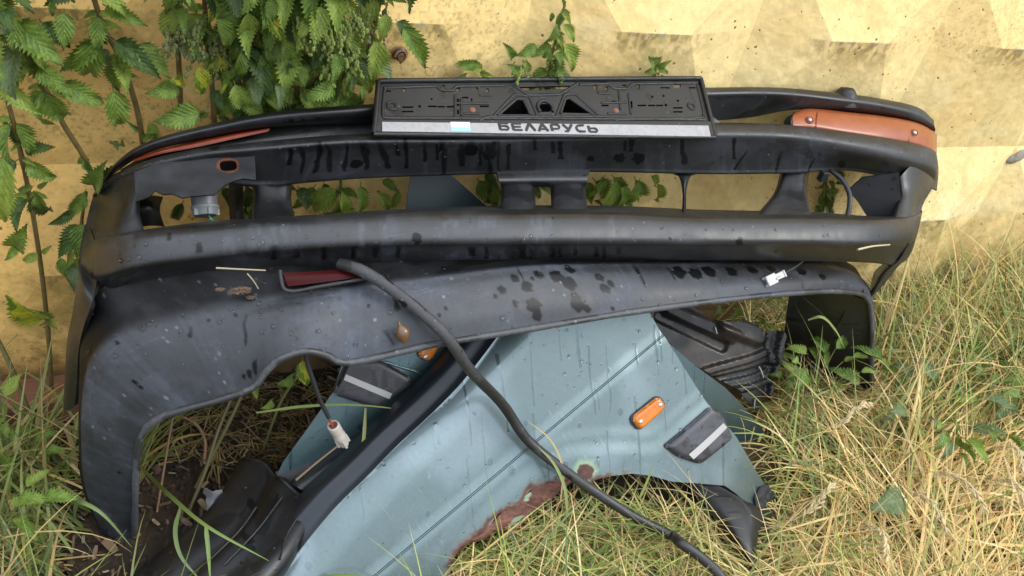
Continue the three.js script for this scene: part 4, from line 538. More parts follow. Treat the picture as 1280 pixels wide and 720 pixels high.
const arch1 = [[559, 745], [565, 705], [572, 688], [582, 678], [590, 673], [600, 667], [612, 657], [622, 643], [637, 632], [650, 626], [662, 613], [675, 607], [690, 602], [708, 604], [722, 600], [734, 604], [750, 598], [765, 595], [790, 592], [815, 595], [840, 602], [870, 604], [906, 607], [920, 617], [934, 629]];
const edge1 = spline2(poly(P3, [[640, 405], [612, 443], [580, 483], [545, 519], [500, 561], [462, 600], [425, 636], [392, 675], [355, 722], [330, 750]]), 30);
const right1px = [[808, 385], [812, 391], [827, 416], [856, 461], [884, 504], [921, 547], [943, 585], [955, 604], [962, 614], [965, 621], [958, 632], [952, 636], [943, 634]];
let out1;
const off1 = (u, v) => {
  let o = 0; const s = sideOf(u, v, L1a, L1b), e = edge1;
  o += 0.005 * smooth(-0.02, 0.014, s) - 0.002 * smooth(0.0, 0.2, s);       // pressed step along the swage line
  const d = Math.min(...segs(e).map(([a, b]) => segDist(u, v, a, b))); o -= 0.022 * (1 - clamp(d / 0.06)) ** 2.2;           // rolls over towards the bonnet gutter
  const fd = Math.min(...segs(flare).map(([a, b]) => segDist(u, v, a, b))), below = v < vAt(flare, u); o += below ? 0.0028 * smooth(0, 0.035, fd) + 0.0012 : 0.0012 * smooth(0.025, 0, fd); // flare of the arch
  o -= 0.05 * clamp((u - 0.07) / 0.28, 0, 1.3) ** 2;                                                                             // curves away to the door end
  return o;
};
function segs(l) { if (!l.segs) { l.segs = []; for (let i = 0; i + 1 < l.length; i += 1) l.segs.push([l[i], l[i + 1]]); } return l.segs; }
function vAt(l, u) { for (let i = 0; i + 1 < l.length; i++) { const a = l[i], b = l[i + 1]; if ((a.x - u) * (b.x - u) <= 0 && a.x !== b.x) return lerp(a.y, b.y, (u - a.x) / (b.x - a.x)); } return l[0].x < u ? l[0].y : -9; }
{
  out1 = [...edge1, ...poly(P3, [[400, 775], [480, 770]]), ...polyOn(P3, arch1, off1), ...polyOn(P3, right1px, off1).reverse()];
  const aPts = polyOn(P3, arch1, off1), rp = P3.uv(729, 588);
  const rust = (u, v) => { let d = 9; for (const [a, b] of segs(aPts)) d = Math.min(d, segDist(u, v, a, b)); const n = fbm(u * 50, v * 50, 101, 4), left = smooth(0.02, -0.1, u) ; const q = Math.hypot((u - rp.x) * 0.9, v - rp.y) + 0.012 * (n - 0.5); const k = Math.max(smooth(0.001 + 0.012 * left, 0.0005, Math.abs(d + 0.03 * (n - 0.5))) * (0.1 + 0.9 * left), smooth(0.018, 0.015, q)); return [k, Math.max(smooth(0.028, 0.018, q), smooth(0.010, 0.004, d + 0.03 * (n - 0.5)) * left * 0.5)]; };
  const pm = phys({ ...paintMaps(51, -0.75, -0.5, 1.4, 0.7, rust), metalness: 0.6, clearcoat: 0.85, clearcoatRoughness: 0.1 });
  part('painted_panel', sheet(P3, ccw(out1), 0.011, 0.0025, off1), pm, fender1);
  // inner gutter along the bonnet side: dark, folded down
  const g0 = edge1.map((p) => P3.pos(p.x, p.y, off1(p.x, p.y) - 0.001)), dirn = P3.pos(edge1[20].x, edge1[20].y).sub(P3.pos(edge1[5].x, edge1[5].y)).normalize().cross(P3.n).normalize(); if (dirn.x > 0) dirn.negate();
  part('shade_sheet', loft([g0, g0.map((p) => p.clone().addScaledVector(dirn, 0.010).addScaledVector(P3.n, -0.008)), g0.map((p) => p.clone().addScaledVector(dirn, 0.034).addScaledVector(P3.n, -0.014)), g0.map((p) => p.clone().addScaledVector(dirn, 0.044).addScaledVector(P3.n, -0.05))], 50, 4, 0.002), phys({ color: lin(0.012, 0.016, 0.022), roughness: 0.38 }), fender1, 'dark folded edge of the blue fender');
  // rusted inner lip of the arch
  const outer = polyOn(P3, [[562, 700], [578, 681], [592, 673], [614, 656], [638, 631], [655, 622], [678, 606], [712, 602]], off1), inner = polyOn(P3, [[566, 706], [581, 688], [603, 677], [631, 665], [658, 648], [677, 635], [700, 619], [719, 605]], off1);
  const o3 = outer.map((p) => P3.pos(p.x, p.y, off1(p.x, p.y) - 0.0035)), i3 = inner.map((p, k) => P3.pos(p.x, p.y, off1(p.x, p.y) - 0.010 - 0.004 * (k % 2)));
  part('rusty_arch_lip', loft([o3, o3.map((p, k) => p.clone().lerp(i3[k], 0.5).addScaledVector(P3.n, 0.003)), i3], 60, 5, 0.002, { shape: (a, b) => 0.008 * (fbm(a * 34, b * 6, 104, 4) - 0.5) }), std({ map: tex(512, 128, 0.4, 0.1, (u, v) => { const a = fbm(u * 40, v * 40, 105, 4), b = fbm(u * 120, v * 120, 106, 3), p = smooth(0.70, 0.76, fbm(u * 22 + 4, v * 22, 107, 3)); return [0.40, 0.27, 0.225].map((c, k) => lerp(c * (0.45 + 0.6 * a + 0.6 * b), [0.55, 0.62, 0.52][k], p)); }, true), roughness: 0.85, bumpScale: 0.003, bumpMap: tex(256, 64, 0.4, 0.1, (u, v) => fbm(u * 100, v * 100, 108, 4)) }), fender1, 'rusty torn lip of the wheel arch');
  const sw = []; for (let i = 0; i <= 30; i++) { const p = L1a.clone().lerp(L1b, i / 30); sw.push(P3.pos(p.x, p.y, off1(p.x, p.y) + 0.0002)); }
  part('swage_groove_shade', loft([-1, 0, 1].map((k) => { const d = L1b.clone().sub(L1a).normalize(); return sw.map((_, i) => { const p = L1a.clone().lerp(L1b, i / 30).add(new THREE.Vector2(-d.y, d.x).multiplyScalar(k * 0.0019)); return P3.pos(p.x, p.y, off1(p.x, p.y) + (k ? 0.0006 : -0.0002)); }); }), 60, 2, 0.0008), phys({ color: lin(0.02, 0.035, 0.045), roughness: 0.4 }), fender1);  // dark strip: shade of the pressed groove given as colour
  indicator(P3, [[786, 522], [821, 494], [831, 508], [798, 538]], off1, fender1);
  const mo = roundPoly(ccw(polyOn(P3, [[828, 557], [886, 508], [899, 514], [914, 547], [873, 580], [846, 571]], off1)), 0.008, 4), ml = plate(P3, mo, 0.012, off1, 'side_moulding', moulding, fender1, 0.007, 0.012);
  part('silver_insert', sheet(P3, ccw(polyOn(P3, [[856, 566.5], [899, 527.5], [904, 533], [862, 572.5]], off1)), 0.01, 0.003, (u, v) => off1(u, v) + 0.0135), chrome, ml);
  // black rubber at the bottom corner of the door end
  part('corner_seal', sheet(P3, ccw(polyOn(P3, [[941, 622], [948, 608], [958, 606], [966, 621], [955, 640], [944, 638]], off1)), 0.006, 0.006, (u, v) => off1(u, v) + 0.004 + 0.006 * fbm(u * 90, v * 90, 109, 2)), darkInner, fender1);
}
const fender2 = thing('fender', 'second blue fender behind, under the rear bumper, with silver striped dark moulding at its left', 'fender', V(0.6, 0, 0.36), 'blue fenders in the pile');
{
  const c0 = P4.uv(430, 470), off2 = (u, v) => 0.010 * Math.sin(clamp((v - c0.y + 0.28) / 0.5) * 3) - 0.012 * smooth(0.55, 0.85, u) + 0.006 * smooth(0.012, -0.012, sideOf(u, v, P4.uv(440, 560), P4.uv(600, 445)));
  const o = poly(P4, [[346, 590], [354, 574], [384, 532], [414, 489], [426, 453], [448, 395], [476, 328], [507, 264], [510, 240], [514, 222], [540, 219], [558, 221], [606, 263], [740, 352], [866, 456], [905, 484], [930, 508], [950, 531], [960, 545], [962, 553], [945, 554], [925, 558], [880, 556], [700, 600], [590, 600], [560, 530], [510, 520], [460, 545], [420, 572], [394, 610], [372, 604]]);
  const pm = phys({ ...paintMaps(52, -0.3, -0.3, 1.4, 0.9), metalness: 0.65, clearcoat: 0.8, clearcoatRoughness: 0.12, color: lin(0.62, 0.76, 0.80) });  // same paint tinted darker, standing in for shade under the bumpers
  part('painted_panel', sheet(P4, ccw(o), 0.014, 0.0025, off2), pm, fender2);
  part('shade_sheet', sheet(P4, ccw(poly(P4, [[496, 300], [506, 266], [509, 240], [512, 218], [560, 216], [612, 262], [640, 290], [600, 310], [540, 300]])), 0.02, 0.002, (u, v) => off2(u, v) + 0.004), phys({ color: lin(0.010, 0.022, 0.026), roughness: 0.38 }), fender2, 'dark teal sheet standing in for shade on the fender in the bumper slot');  // dark sheet over the paint, painted shade where the fender lies deep
  indicator(P4, [[519, 443], [536, 417], [551, 427], [535, 452]], off2, fender2);
  const mo = roundPoly(ccw(poly(P4, [[432, 446], [470, 446], [513, 470], [508, 481], [467, 507], [413, 490], [419, 476]])), 0.009, 4), ml = plate(P4, mo, 0.013, off2, 'side_moulding', moulding, fender2, 0.007, 0.012);
  part('silver_insert', sheet(P4, ccw(poly(P4, [[428, 463], [485, 487], [482, 494], [425.5, 470]])), 0.01, 0.003, (u, v) => off2(u, v) + 0.0145), chrome, ml);
  const A = (l, o) => l.map(([x, y]) => P4.at(x, y, o));
  part('arch_flare', loft([A([[362, 604], [398, 578], [440, 548], [472, 528], [492, 523], [510, 528]], 0.012), A([[370, 608], [404, 584], [446, 556], [474, 538], [492, 531], [512, 534]], 0.034), A([[384, 618], [418, 598], [454, 574], [482, 556], [500, 548], [518, 544]], 0.04), A([[396, 634], [432, 614], [468, 590], [496, 572], [512, 560], [528, 552]], 0.012), A([[402, 640], [440, 622], [476, 598], [504, 580], [520, 566], [536, 558]], -0.03)], 50, 5, 0.004), phys({ ...plasticMaps(42, 0.4, 0.2, [0.16, 0.16, 0.175], { drips: 4, spots: 20, specks: 60, rough: 0.38 }) }), fender2, 'dark plastic wheel arch flare');
  part('underseal', loft([A([[344, 590], [364, 580], [384, 570]], 0.004), A([[350, 600], [370, 596], [392, 588]], 0.010), A([[372, 618], [388, 610], [402, 602]], 0.004)], 16, 4, 0.004), darkInner, fender2);
  part('body_crease', tube([P4.at(480, 452, 0.008), P4.at(512, 462, 0.008), P4.at(532, 467, 0.009), P4.at(566, 452, 0.009), P4.at(590, 440, 0.008)], 0.0035, 0.0035, 30, 8), pm, fender2);
}

// ---------------------------------------------------------------- black liners, splash guard
const liner = (seed) => phys({ ...plasticMaps(seed, 0.6, 0.4, [0.07, 0.07, 0.075], { drips: 3, spots: 30, specks: 160, rough: 0.40, haze: 0.5, ...(seed === 61 ? { mud: (u, v) => smooth(0.075, 0.05, Math.hypot(u - 0.03, v * 1.4) + 0.06 * (fbm(u * 40, v * 40, 69, 3) - 0.5)) * smooth(0.42, 0.5, fbm(u * 34, v * 34, seed + 2, 4)) * 0.6 } : {}) }) });
{
  const t = thing('wheel_arch_liner', 'crumpled black ribbed plastic liner with dried mud, right of the front fender', 'wheel arch liner', V(1.15, 0.05, 0.2), 'black plastic wheel arch liners');
  const PL = plane(P4.at(900, 440, -0.02), V(-0.12, 1, 1.45)), D = (a, b, w, h) => { const p = PL.uv(...a), q = PL.uv(...b); return (u, v) => h * smooth(w, w * 0.4, segDist(u, v, p, q)); };
  const f = [D([826, 396], [905, 434], 0.016, -0.010), D([838, 388], [915, 420], 0.02, 0.010), D([880, 464], [962, 442], 0.012, 0.010), D([905, 490], [965, 478], 0.010, 0.011), D([893, 476], [964, 460], 0.010, -0.008), D([960, 420], [972, 452], 0.014, 0.012), D([905, 404], [950, 420], 0.03, 0.016), D([986, 418], [968, 494], 0.012, 0.02)];
  const off = (u, v) => f.reduce((s, q) => s + q(u, v), 0) + 0.010 * (fbm(u * 11, v * 11, 64, 3) - 0.5) - 0.10 * smooth(0.02, 0.16, u) ** 2 * 0.3;
  const o = poly(PL, [[806, 388], [836, 376], [868, 384], [889, 399], [912, 402], [930, 399], [946, 407], [952, 415], [974, 416], [984, 415], [991, 428], [990, 437], [983, 452], [976, 464], [968, 470], [971, 486], [962, 503], [950, 517], [935, 502], [921, 486], [884, 466], [852, 446], [828, 418]]);
  part('ribbed_sheet', sheet(PL, ccw(o), 0.006, 0.004, off), liner(61), t);
  for (const [x, y, x2, y2] of [[944, 499, 943, 511], [955, 460, 959, 474], [890, 408, 892, 416]]) { const a = PL.uv(x, y), b = PL.uv(x2, y2), z = (p) => PL.pos(p.x, p.y, off(p.x, p.y) + 0.004); part('clip_slot', tube([z(a), z(a.clone().lerp(b, 0.5)), z(b)], 0.0016, 0.0016, 10, 5), chrome, t); }
}
{
  const t = thing('wheel_arch_liner', 'black box shaped plastic liner lying on the soil at the bottom left beside the fender', 'wheel arch liner', V(0.1, 0, 0.42), 'black plastic wheel arch liners');
  const Y = (l) => l.map(([x, y, h]) => atY(x, y, h));
  const rows = [Y([[296, 583, 0.02], [258, 640, 0.02], [196, 692, 0.015], [130, 752, 0.015]]), Y([[306, 575, 0.075], [266, 634, 0.07], [206, 688, 0.055], [140, 748, 0.05]]), Y([[328, 580, 0.088], [292, 636, 0.082], [228, 700, 0.068], [165, 760, 0.06]]), Y([[342, 596, 0.086], [308, 650, 0.082], [246, 712, 0.066], [185, 770, 0.06]]), Y([[350, 600, 0.094], [315, 656, 0.088], [254, 718, 0.072], [192, 778, 0.066]]), Y([[368, 616, 0.092], [332, 674, 0.088], [274, 732, 0.072], [215, 790, 0.066]]), Y([[386, 630, 0.098], [352, 690, 0.094], [296, 745, 0.08], [236, 800, 0.07]]), Y([[395, 641, 0.085], [363, 698, 0.08], [308, 755, 0.07], [250, 806, 0.06]]), Y([[396, 650, 0.02], [368, 706, 0.02], [316, 764, 0.02], [258, 815, 0.02]])];
  const lm = liner(71);
  part('ribbed_shell', loft(rows, 60, 5, 0.004, { shape: (a, b) => 0.006 * (fbm(a * 9, b * 7, 66, 3) - 0.5) }), lm, t);
  part('end_face', loft([rows.map((r) => r[0].clone()), rows.map((r) => r[0].clone().lerp(r[1], -0.02).add(V(0.012, -0.02, -0.01))), rows.map((r) => r[0].clone().setY(0.0).add(V(0.02, 0, -0.012)))], 30, 4, 0.004), lm, t);
  for (const l of [[[320, 634, 0.09], [300, 662, 0.087], [262, 700, 0.078]], [[372, 646, 0.098], [357, 672, 0.096], [350, 700, 0.094]], [[352, 622, 0.098], [320, 664, 0.094], [280, 706, 0.08]]]) part('rib', tube(Y(l), 0.0022, 0.0014, 24, 7), lm, t);
  // pale torn scrap of film caught at its edge
  const s = thing('plastic_film_scrap', 'small torn scrap of whitish film on the soil beside the black box liner', 'plastic scrap', atY(265, 624, 0.05));
  part('film', loft([Y([[252, 608, 0.07], [258, 624, 0.055], [259, 640, 0.045]]), Y([[266, 614, 0.09], [266, 626, 0.06], [262, 642, 0.05]]), Y([[278, 612, 0.075], [272, 624, 0.06], [264, 642, 0.045]])], 20, 5, 0.0008, { shape: (a, b) => 0.008 * (fbm(a * 9, b * 9, 68, 2) - 0.5) }), phys({ color: lin(0.42, 0.42, 0.44), roughness: 0.3, transmission: 0.35 }), s);
}
{
  const t = thing('splash_guard', 'curved black plastic splash guard pointing into the grass below the front fender', 'splash guard', V(1.1, 0, 0.58));
  const Yg = (l) => l.map(([x, y, h]) => atY(x, y, h));
  const rows = [Yg([[856, 598, 0.05], [876, 624, 0.05], [895, 650, 0.045], [917, 682, 0.035], [938, 714, 0.02], [948, 738, 0.005]]), Yg([[866, 596, 0.062], [889, 618, 0.068], [910, 646, 0.066], [928, 680, 0.056], [942, 710, 0.035], [950, 738, 0.012]]), Yg([[882, 599, 0.056], [910, 616, 0.07], [931, 644, 0.068], [940, 676, 0.056], [945, 706, 0.034], [951, 737, 0.010]]), Yg([[893, 606, 0.03], [928, 624, 0.04], [952, 638, 0.04], [947, 674, 0.03], [946, 702, 0.018], [953, 735, 0.0]])];
  part('guard', loft(rows, 50, 6, 0.004, { shape: (a, b) => 0.003 * (fbm(a * 12, b * 6, 67, 3) - 0.5) }), phys({ ...plasticMaps(72, 0.3, 0.2, [0.15, 0.15, 0.16], { drips: 6, spots: 14, specks: 60, rough: 0.42 }) }), t);
}

// ---------------------------------------------------------------- hose and wiring
{
  const t = thing('rubber_hose', 'long thin black rubber hose running down over the pile into the grass', 'hose', V(0.7, 0, 0.45));
  const onF = (x, y, k) => { const p = P3.uv(x, y); return P3.pos(p.x, p.y, off1(p.x, p.y) + k); };
  const pts = [atZ(425, 330, 0.325), atZ(447, 336, 0.348), atZ(466, 346, 0.362), atZ(490, 362, 0.38), atZ(522, 387, 0.405), atZ(548, 410, 0.432), atZ(563, 427, 0.442), atZ(588, 463, 0.432), onF(616, 503, 0.05), onF(650, 546, 0.032), onF(690, 580, 0.03), onF(728, 607, 0.034), onF(772, 636, 0.045), onF(815, 658, 0.06), atY(850, 678, 0.13), atY(878, 698, 0.12), atY(898, 717, 0.11), atY(914, 742, 0.09), atY(926, 770, 0.05)];
  part('hose', tube(pts, 0.0088, 0.0092, 140, 12, (a) => 1 + 0.035 * (vnoise(a * 60, 1, 5) - 0.5)), phys({ ...plasticMaps(73, 1.2, 0.06, [0.17, 0.165, 0.16], { drips: 0, spots: 30, spotV: [0, 0.06], specks: 260, rough: 0.46, dusty: (u) => 0.7 * smooth(0.45, 0.2, u) }) }), t);
}
const whitePl = phys({ color: lin(0.50, 0.46, 0.40), roughness: 0.45 });
{
  const t = thing('bulb_connector', 'round white bulb connector hanging on a black wire below the rear bumper cutout', 'wire connector', atZ(424, 543, 0.40));
  part('wire', tube([atZ(382, 436, 0.405), atZ(384, 452, 0.412), atZ(390, 472, 0.416), atZ(400, 500, 0.412), atZ(411, 522, 0.407)], 0.0034, 0.0034, 30, 8), phys({ color: lin(0.03, 0.03, 0.032), roughness: 0.5 }), t);
  part('red_wire', tube([atZ(410, 521, 0.407), atZ(414, 529, 0.406), atZ(417, 534, 0.405)], 0.0018, 0.0018, 12, 6), phys({ color: lin(0.4, 0.05, 0.04), roughness: 0.5 }), t);
  const a = atZ(416, 531, 0.405), b = atZ(431, 556, 0.402), q = new THREE.Quaternion().setFromUnitVectors(V(0, 1, 0), b.clone().sub(a).normalize()), L = b.distanceTo(a);
  const la = (pr) => { const g = new THREE.LatheGeometry(pr.map(([r, y]) => new THREE.Vector2(r * 0.8, y * L)), 24); g.applyQuaternion(q); g.translate(a.x, a.y, a.z); return g; };
  part('plug_body', [la([[0.0085, 0.02], [0.0115, 0], [0.0125, 0.06], [0.0125, 0.3], [0.011, 0.34], [0.011, 0.44], [0.0128, 0.47], [0.0128, 0.62], [0.011, 0.66], [0.0105, 0.9], [0.008, 1], [0.0001, 1]]), ...[0, 1, 2, 3].map((k) => { const g = new RoundedBoxGeometry(0.004, L * 0.3, 0.004, 2, 0.0008); g.translate(0.0092 * Math.cos(k * 1.57), L * 0.8, 0.0092 * Math.sin(k * 1.57)); g.applyQuaternion(q); g.translate(a.x, a.y, a.z); return g; })], whitePl, t);
  part('plug_cavity', la([[0.0001, 0.06], [0.009, 0.04], [0.0095, 0.01]]), std({ color: lin(0.2, 0.08, 0.05), roughness: 0.7 }), t);
}
{
  const t = thing('plug_connector', 'small white rectangular plug on a thin wire on the lower bumper, right side', 'wire connector', atZ(963, 350, 0.35));
  const a = atZ(955, 353.5, 0.356), b = atZ(977, 343, 0.343), d = b.clone().sub(a), L = d.length(), n = V(0, 0.8, 0.6), ex = d.clone().normalize(), ez = ex.clone().cross(n).normalize(), M = new THREE.Matrix4().makeBasis(ex, ez.clone().cross(ex), ez).setPosition(a);
  const bx = (l, h, w, x, y, z) => { const g = new RoundedBoxGeometry(l, h, w, 2, 0.001); g.translate(x, y, z); g.applyMatrix4(M); return g; };
  part('plug_body', [bx(L * 0.5, 0.012, 0.019, L * 0.18, 0.008, 0), bx(L * 0.55, 0.009, 0.012, L * 0.68, 0.008, 0), bx(L * 0.3, 0.004, 0.004, L * 0.5, 0.014, 0.003), bx(L * 0.08, 0.0125, 0.0135, L * 0.9, 0.008, 0)], phys({ color: lin(0.55, 0.54, 0.52), roughness: 0.4 }), t);
  part('plug_opening', bx(0.002, 0.006, 0.010, -L * 0.07, 0.008, 0), std({ color: lin(0.12, 0.11, 0.1), roughness: 0.8 }), t);
  part('wire', tube([b.clone().addScaledVector(n, 0.008), atZ(986, 338, 0.338), atZ(995, 333, 0.333), atZ(1004, 326, 0.328)], 0.0018, 0.0018, 20, 6), phys({ color: lin(0.05, 0.05, 0.05), roughness: 0.5 }), t);
}
{
  const t = thing('cable', 'black cable loop hanging in the right fog lamp opening', 'cable', P1.at(1058, 244, -0.1));
  part('cable_sheath', tube([P1.at(1030, 206, -0.08), P1.at(1040, 214, -0.07), P1.at(1052, 224, -0.065), P1.at(1061, 240, -0.065), P1.at(1062, 256, -0.07), P1.at(1058, 276, -0.085)], 0.005, 0.005, 40, 10), phys({ color: lin(0.022, 0.022, 0.024), roughness: 0.42 }), t);
  part('cable_clip', new RoundedBoxGeometry(0.016, 0.022, 0.014, 2, 0.002).translate(...P1.at(1029, 220, -0.075).toArray()), darkInner, t);
}

// ---------------------------------------------------------------- nettles
const leafShapes = [], leafMats = {};
{
  for (const [seed, droop, wid, fold] of [[1, 0.9, 0.44, 0.5], [2, 0.6, 0.38, 0.7], [3, 1.5, 0.46, 0.45], [4, 0.4, 0.50, 0.3], [5, 1.2, 0.34, 0.9]]) {
    const n = 28, m = 4, pos = [], uv = [], idx = [], r = rng(seed);
    let y = 0, z = 0, ang = 0.35; const spine = [[0, 0, ang]];
    for (let i = 1; i <= n; i++) { ang -= droop / n * (0.6 + 0.8 * i / n); y += Math.cos(ang) / n; z += Math.sin(ang) / n; spine.push([y, z, ang]); }
    const twist = (r() - 0.5) * 0.7;
    for (let i = 0; i <= n; i++) for (let j = -m; j <= m; j++) {
      const t = i / n, s = j / m, a = Math.abs(s), [sy, sz, sa] = spine[i], ped = smooth(0.10, 0.16, t);
      const w = t < 0.13 ? 0.012 + 0.06 * ped : wid * 0.5 * 2.3 * ((t - 0.12) / 0.88) ** 0.36 * Math.max(0.0, 1 - (t - 0.12) / 0.88) ** 1.12 * (a === 1 ? (i % 2 ? 1.22 : 0.84) : 1);
      const edge = a === 1 && t > 0.13 ? (i % 2 ? 0.016 : -0.012) : 0, vein = 0.006 * Math.cos((t * 8.5 - a * 2.1) * 6.283) * a * (1 - a * 0.4) * ped;
      const x = s * w, up = (fold * a * a * 0.6 + fold * a * 0.5) * w + vein + 0.03 * Math.sin(t * 11 + s * 3 + seed) * a * ped, rot = twist * t;
      const xx = x * Math.cos(rot) - up * Math.sin(rot), uu = x * Math.sin(rot) + up * Math.cos(rot), fw = a * w * 0.25 * (1 - t) + edge;
      pos.push(xx, sy - Math.sin(sa) * uu + Math.cos(sa) * fw, sz + Math.cos(sa) * uu + Math.sin(sa) * fw); uv.push(s * 0.5 + 0.5, t);
    }
    const W = 2 * m + 1; for (let i = 0; i < n; i++) for (let j = 0; j < 2 * m; j++) { const a = i * W + j; idx.push(a, a + 1, a + W, a + 1, a + W + 1, a + W); }
    const g = new THREE.BufferGeometry(); g.setAttribute('position', new THREE.Float32BufferAttribute(pos, 3)); g.setAttribute('uv', new THREE.Float32BufferAttribute(uv, 2)); g.setIndex(idx); g.computeVertexNormals(); leafShapes.push(g);
  }
  const mk = (base, dark, vein, seed, patch) => phys({ roughness: 0.5, transmission: 0.28, thickness: 0, specularIntensity: 0.8, bumpScale: 0.002,
    map: tex(192, 384, 1, 1, (u, v) => { const a = Math.abs(u - 0.5) * 2, q = v * 8.5 - a * 2.1, side = Math.abs(q - Math.round(q)), vn = Math.max(smooth(0.035, 0.008, a), smooth(0.09, 0.02, side) * 0.25 * (1 - a * 0.5)), n = fbm(u * 7, v * 12, seed, 4), p = patch ? smooth(0.5, 0.64, fbm(u * 3, v * 4, seed + 5, 3)) : 0; return base.map((c, k) => lerp(lerp(lerp(c, dark[k], smooth(0.35, 0.65, n)), vein[k], vn * 0.7), patch ? patch[k] : 0, p) * (0.9 + 0.2 * fbm(u * 40, v * 60, seed + 2, 2))); }, true),
    bumpMap: tex(128, 256, 1, 1, (u, v) => { const a = Math.abs(u - 0.5) * 2, q = v * 8.5 - a * 2.1; return 0.5 + 0.16 * Math.cos((q + 0.5) * 6.283) + 0.3 * vnoise(u * 30, v * 60, seed); }) });
  leafMats.mid = mk([0.47, 0.57, 0.22], [0.38, 0.49, 0.18], [0.50, 0.59, 0.28], 201);
  leafMats.dark = mk([0.32, 0.42, 0.18], [0.24, 0.34, 0.15], [0.36, 0.46, 0.22], 202);
  leafMats.light = mk([0.58, 0.66, 0.28], [0.50, 0.59, 0.24], [0.62, 0.70, 0.34], 203);
  leafMats.pale = mk([0.46, 0.54, 0.36], [0.40, 0.49, 0.31], [0.58, 0.63, 0.47], 204);
  leafMats.yellow = mk([0.74, 0.74, 0.20], [0.62, 0.67, 0.19], [0.84, 0.82, 0.42], 205, [0.40, 0.52, 0.16]);
}
const stemMat = phys({ roughness: 0.6, map: tex(64, 256, 0.02, 0.5, (u, v) => { const a = fbm(u * 200, v * 30, 211, 3); return [0.34 + 0.14 * a, 0.27 + 0.16 * a, 0.17 + 0.08 * a]; }, true) }), greenStem = phys({ roughness: 0.55, color: lin(0.16, 0.19, 0.06) });
function leaf(plant, base, tip, facing, mat, shape, label) { // base and tip in the world, the upper side turned towards facing
  const y = tip.clone().sub(base), L = y.length(), m = shadowed(new THREE.Mesh(leafShapes[shape % leafShapes.length], leafMats[mat]));
  y.normalize(); const z = facing.clone().addScaledVector(y, -facing.dot(y)).normalize(), x = y.clone().cross(z);
  m.quaternion.setFromRotationMatrix(new THREE.Matrix4().makeBasis(x, y, z)); m.scale.set(L * (plant.userData.flat ?? 0.9), L, L); m.position.copy(base).sub(plant.position); m.name = 'leaf'; if (label) m.userData.label = label;
  plant.add(m); return m;
}
let seedN = 400;
// stem: [px, py, z] from foot to top; pairs of leaves between t0 and t1; more: [base px, py, tip px, py, z, tone]
function nettle(label, stem, o = {}) {
  const pts = stem.map(([x, y, z]) => atZ(x, y, z)), r = rng(seedN += 7), plant = thing('nettle_plant', label, 'nettle', pts[0], 'stinging nettles growing along the wall');
  const top = pts[pts.length - 1].clone(), prev = pts[pts.length - 2];
  if (o.grow) { const d = top.clone().sub(prev).normalize(); for (let i = 1; i <= 3; i++) pts.push(top.clone().addScaledVector(d, o.grow * i / 3).add(V(0, 0, 0.05 * (i / 3) ** 2))); }
  if (!o.noStem) part('stem', tube(pts, o.r ?? 0.0042, 0.0024, 60, 8, (a) => 1 + 0.25 * smooth(0.03, 0, Math.abs(((a * 7) % 1) - 0.5))), o.green ? greenStem : stemMat, plant);
  const c = new THREE.CatmullRomCurve3(pts, false, 'centripetal'), n = o.pairs ?? 0;
  for (let i = 0; i < n; i++) {
    const t = lerp(o.t0 ?? 0.15, o.t1 ?? 1, (i + 0.5) / n), p = c.getPointAt(t), az = (i % 2 ? 0.2 : 1.6) + (r() - 0.5) * 0.9, size = (o.size ?? 0.085) * (0.75 + 0.5 * r()) * lerp(1, 0.5, smooth(0.8, 1, t) * (o.grow ? 0 : 1));
    for (const s of [0, Math.PI]) {
      const d = V(Math.cos(az + s), 0, Math.sin(az + s) * 0.7 + 0.35), down = -0.3 - 1.5 * r();
      const tip = p.clone().addScaledVector(d.clone().add(V(0, down, 0)).normalize(), size); if (tip.z < 0.035) tip.z = 0.035 + 0.02 * r(); if (o.minY && tip.y < o.minY) tip.z = Math.min(tip.z, 0.045 + 0.02 * r()); { const [sx, sy] = project(tip), [mx, my] = project(p.clone().lerp(tip, 0.5)); if (Math.min(Math.hypot(sx - 500, sy - 69), Math.hypot(mx - 500, my - 69)) < 30) continue; }
      const tones = o.tones ?? ['mid', 'dark', 'mid', 'light'];
      leaf(plant, p.clone().addScaledVector(d, 0.003), tip, V(-0.15 + 1.1 * (r() - 0.5), 0.35 + 0.5 * r(), 0.8), r() < 0.025 ? 'yellow' : r() < 0.07 ? 'pale' : tones[Math.floor(r() * tones.length)], Math.floor(r() * 5));
    }
    for (const s of [0.8, 3.9]) if (r() < 0.7) { const d = V(Math.cos(az + s), 0.2 - 0.5 * r(), Math.abs(Math.sin(az + s)) * 0.8).normalize(), q = p.clone().addScaledVector(d, size * 0.42); leaf(plant, p, q, V(0, 0.7, 0.7), r() < 0.5 ? 'light' : 'mid', Math.floor(r() * 5)); }
  }
  for (const [x0, y0, x1, y1, z, tone = 'mid', lab] of o.more ?? []) { const k = r(); leaf(plant, atZ(x0, y0, z), atZ(x1, y1, z + 0.035 - 0.05 * k), V(-0.3 + 0.6 * r(), 0.45, 0.85), tone, Math.floor(r() * 5), lab); }
  return plant;
}
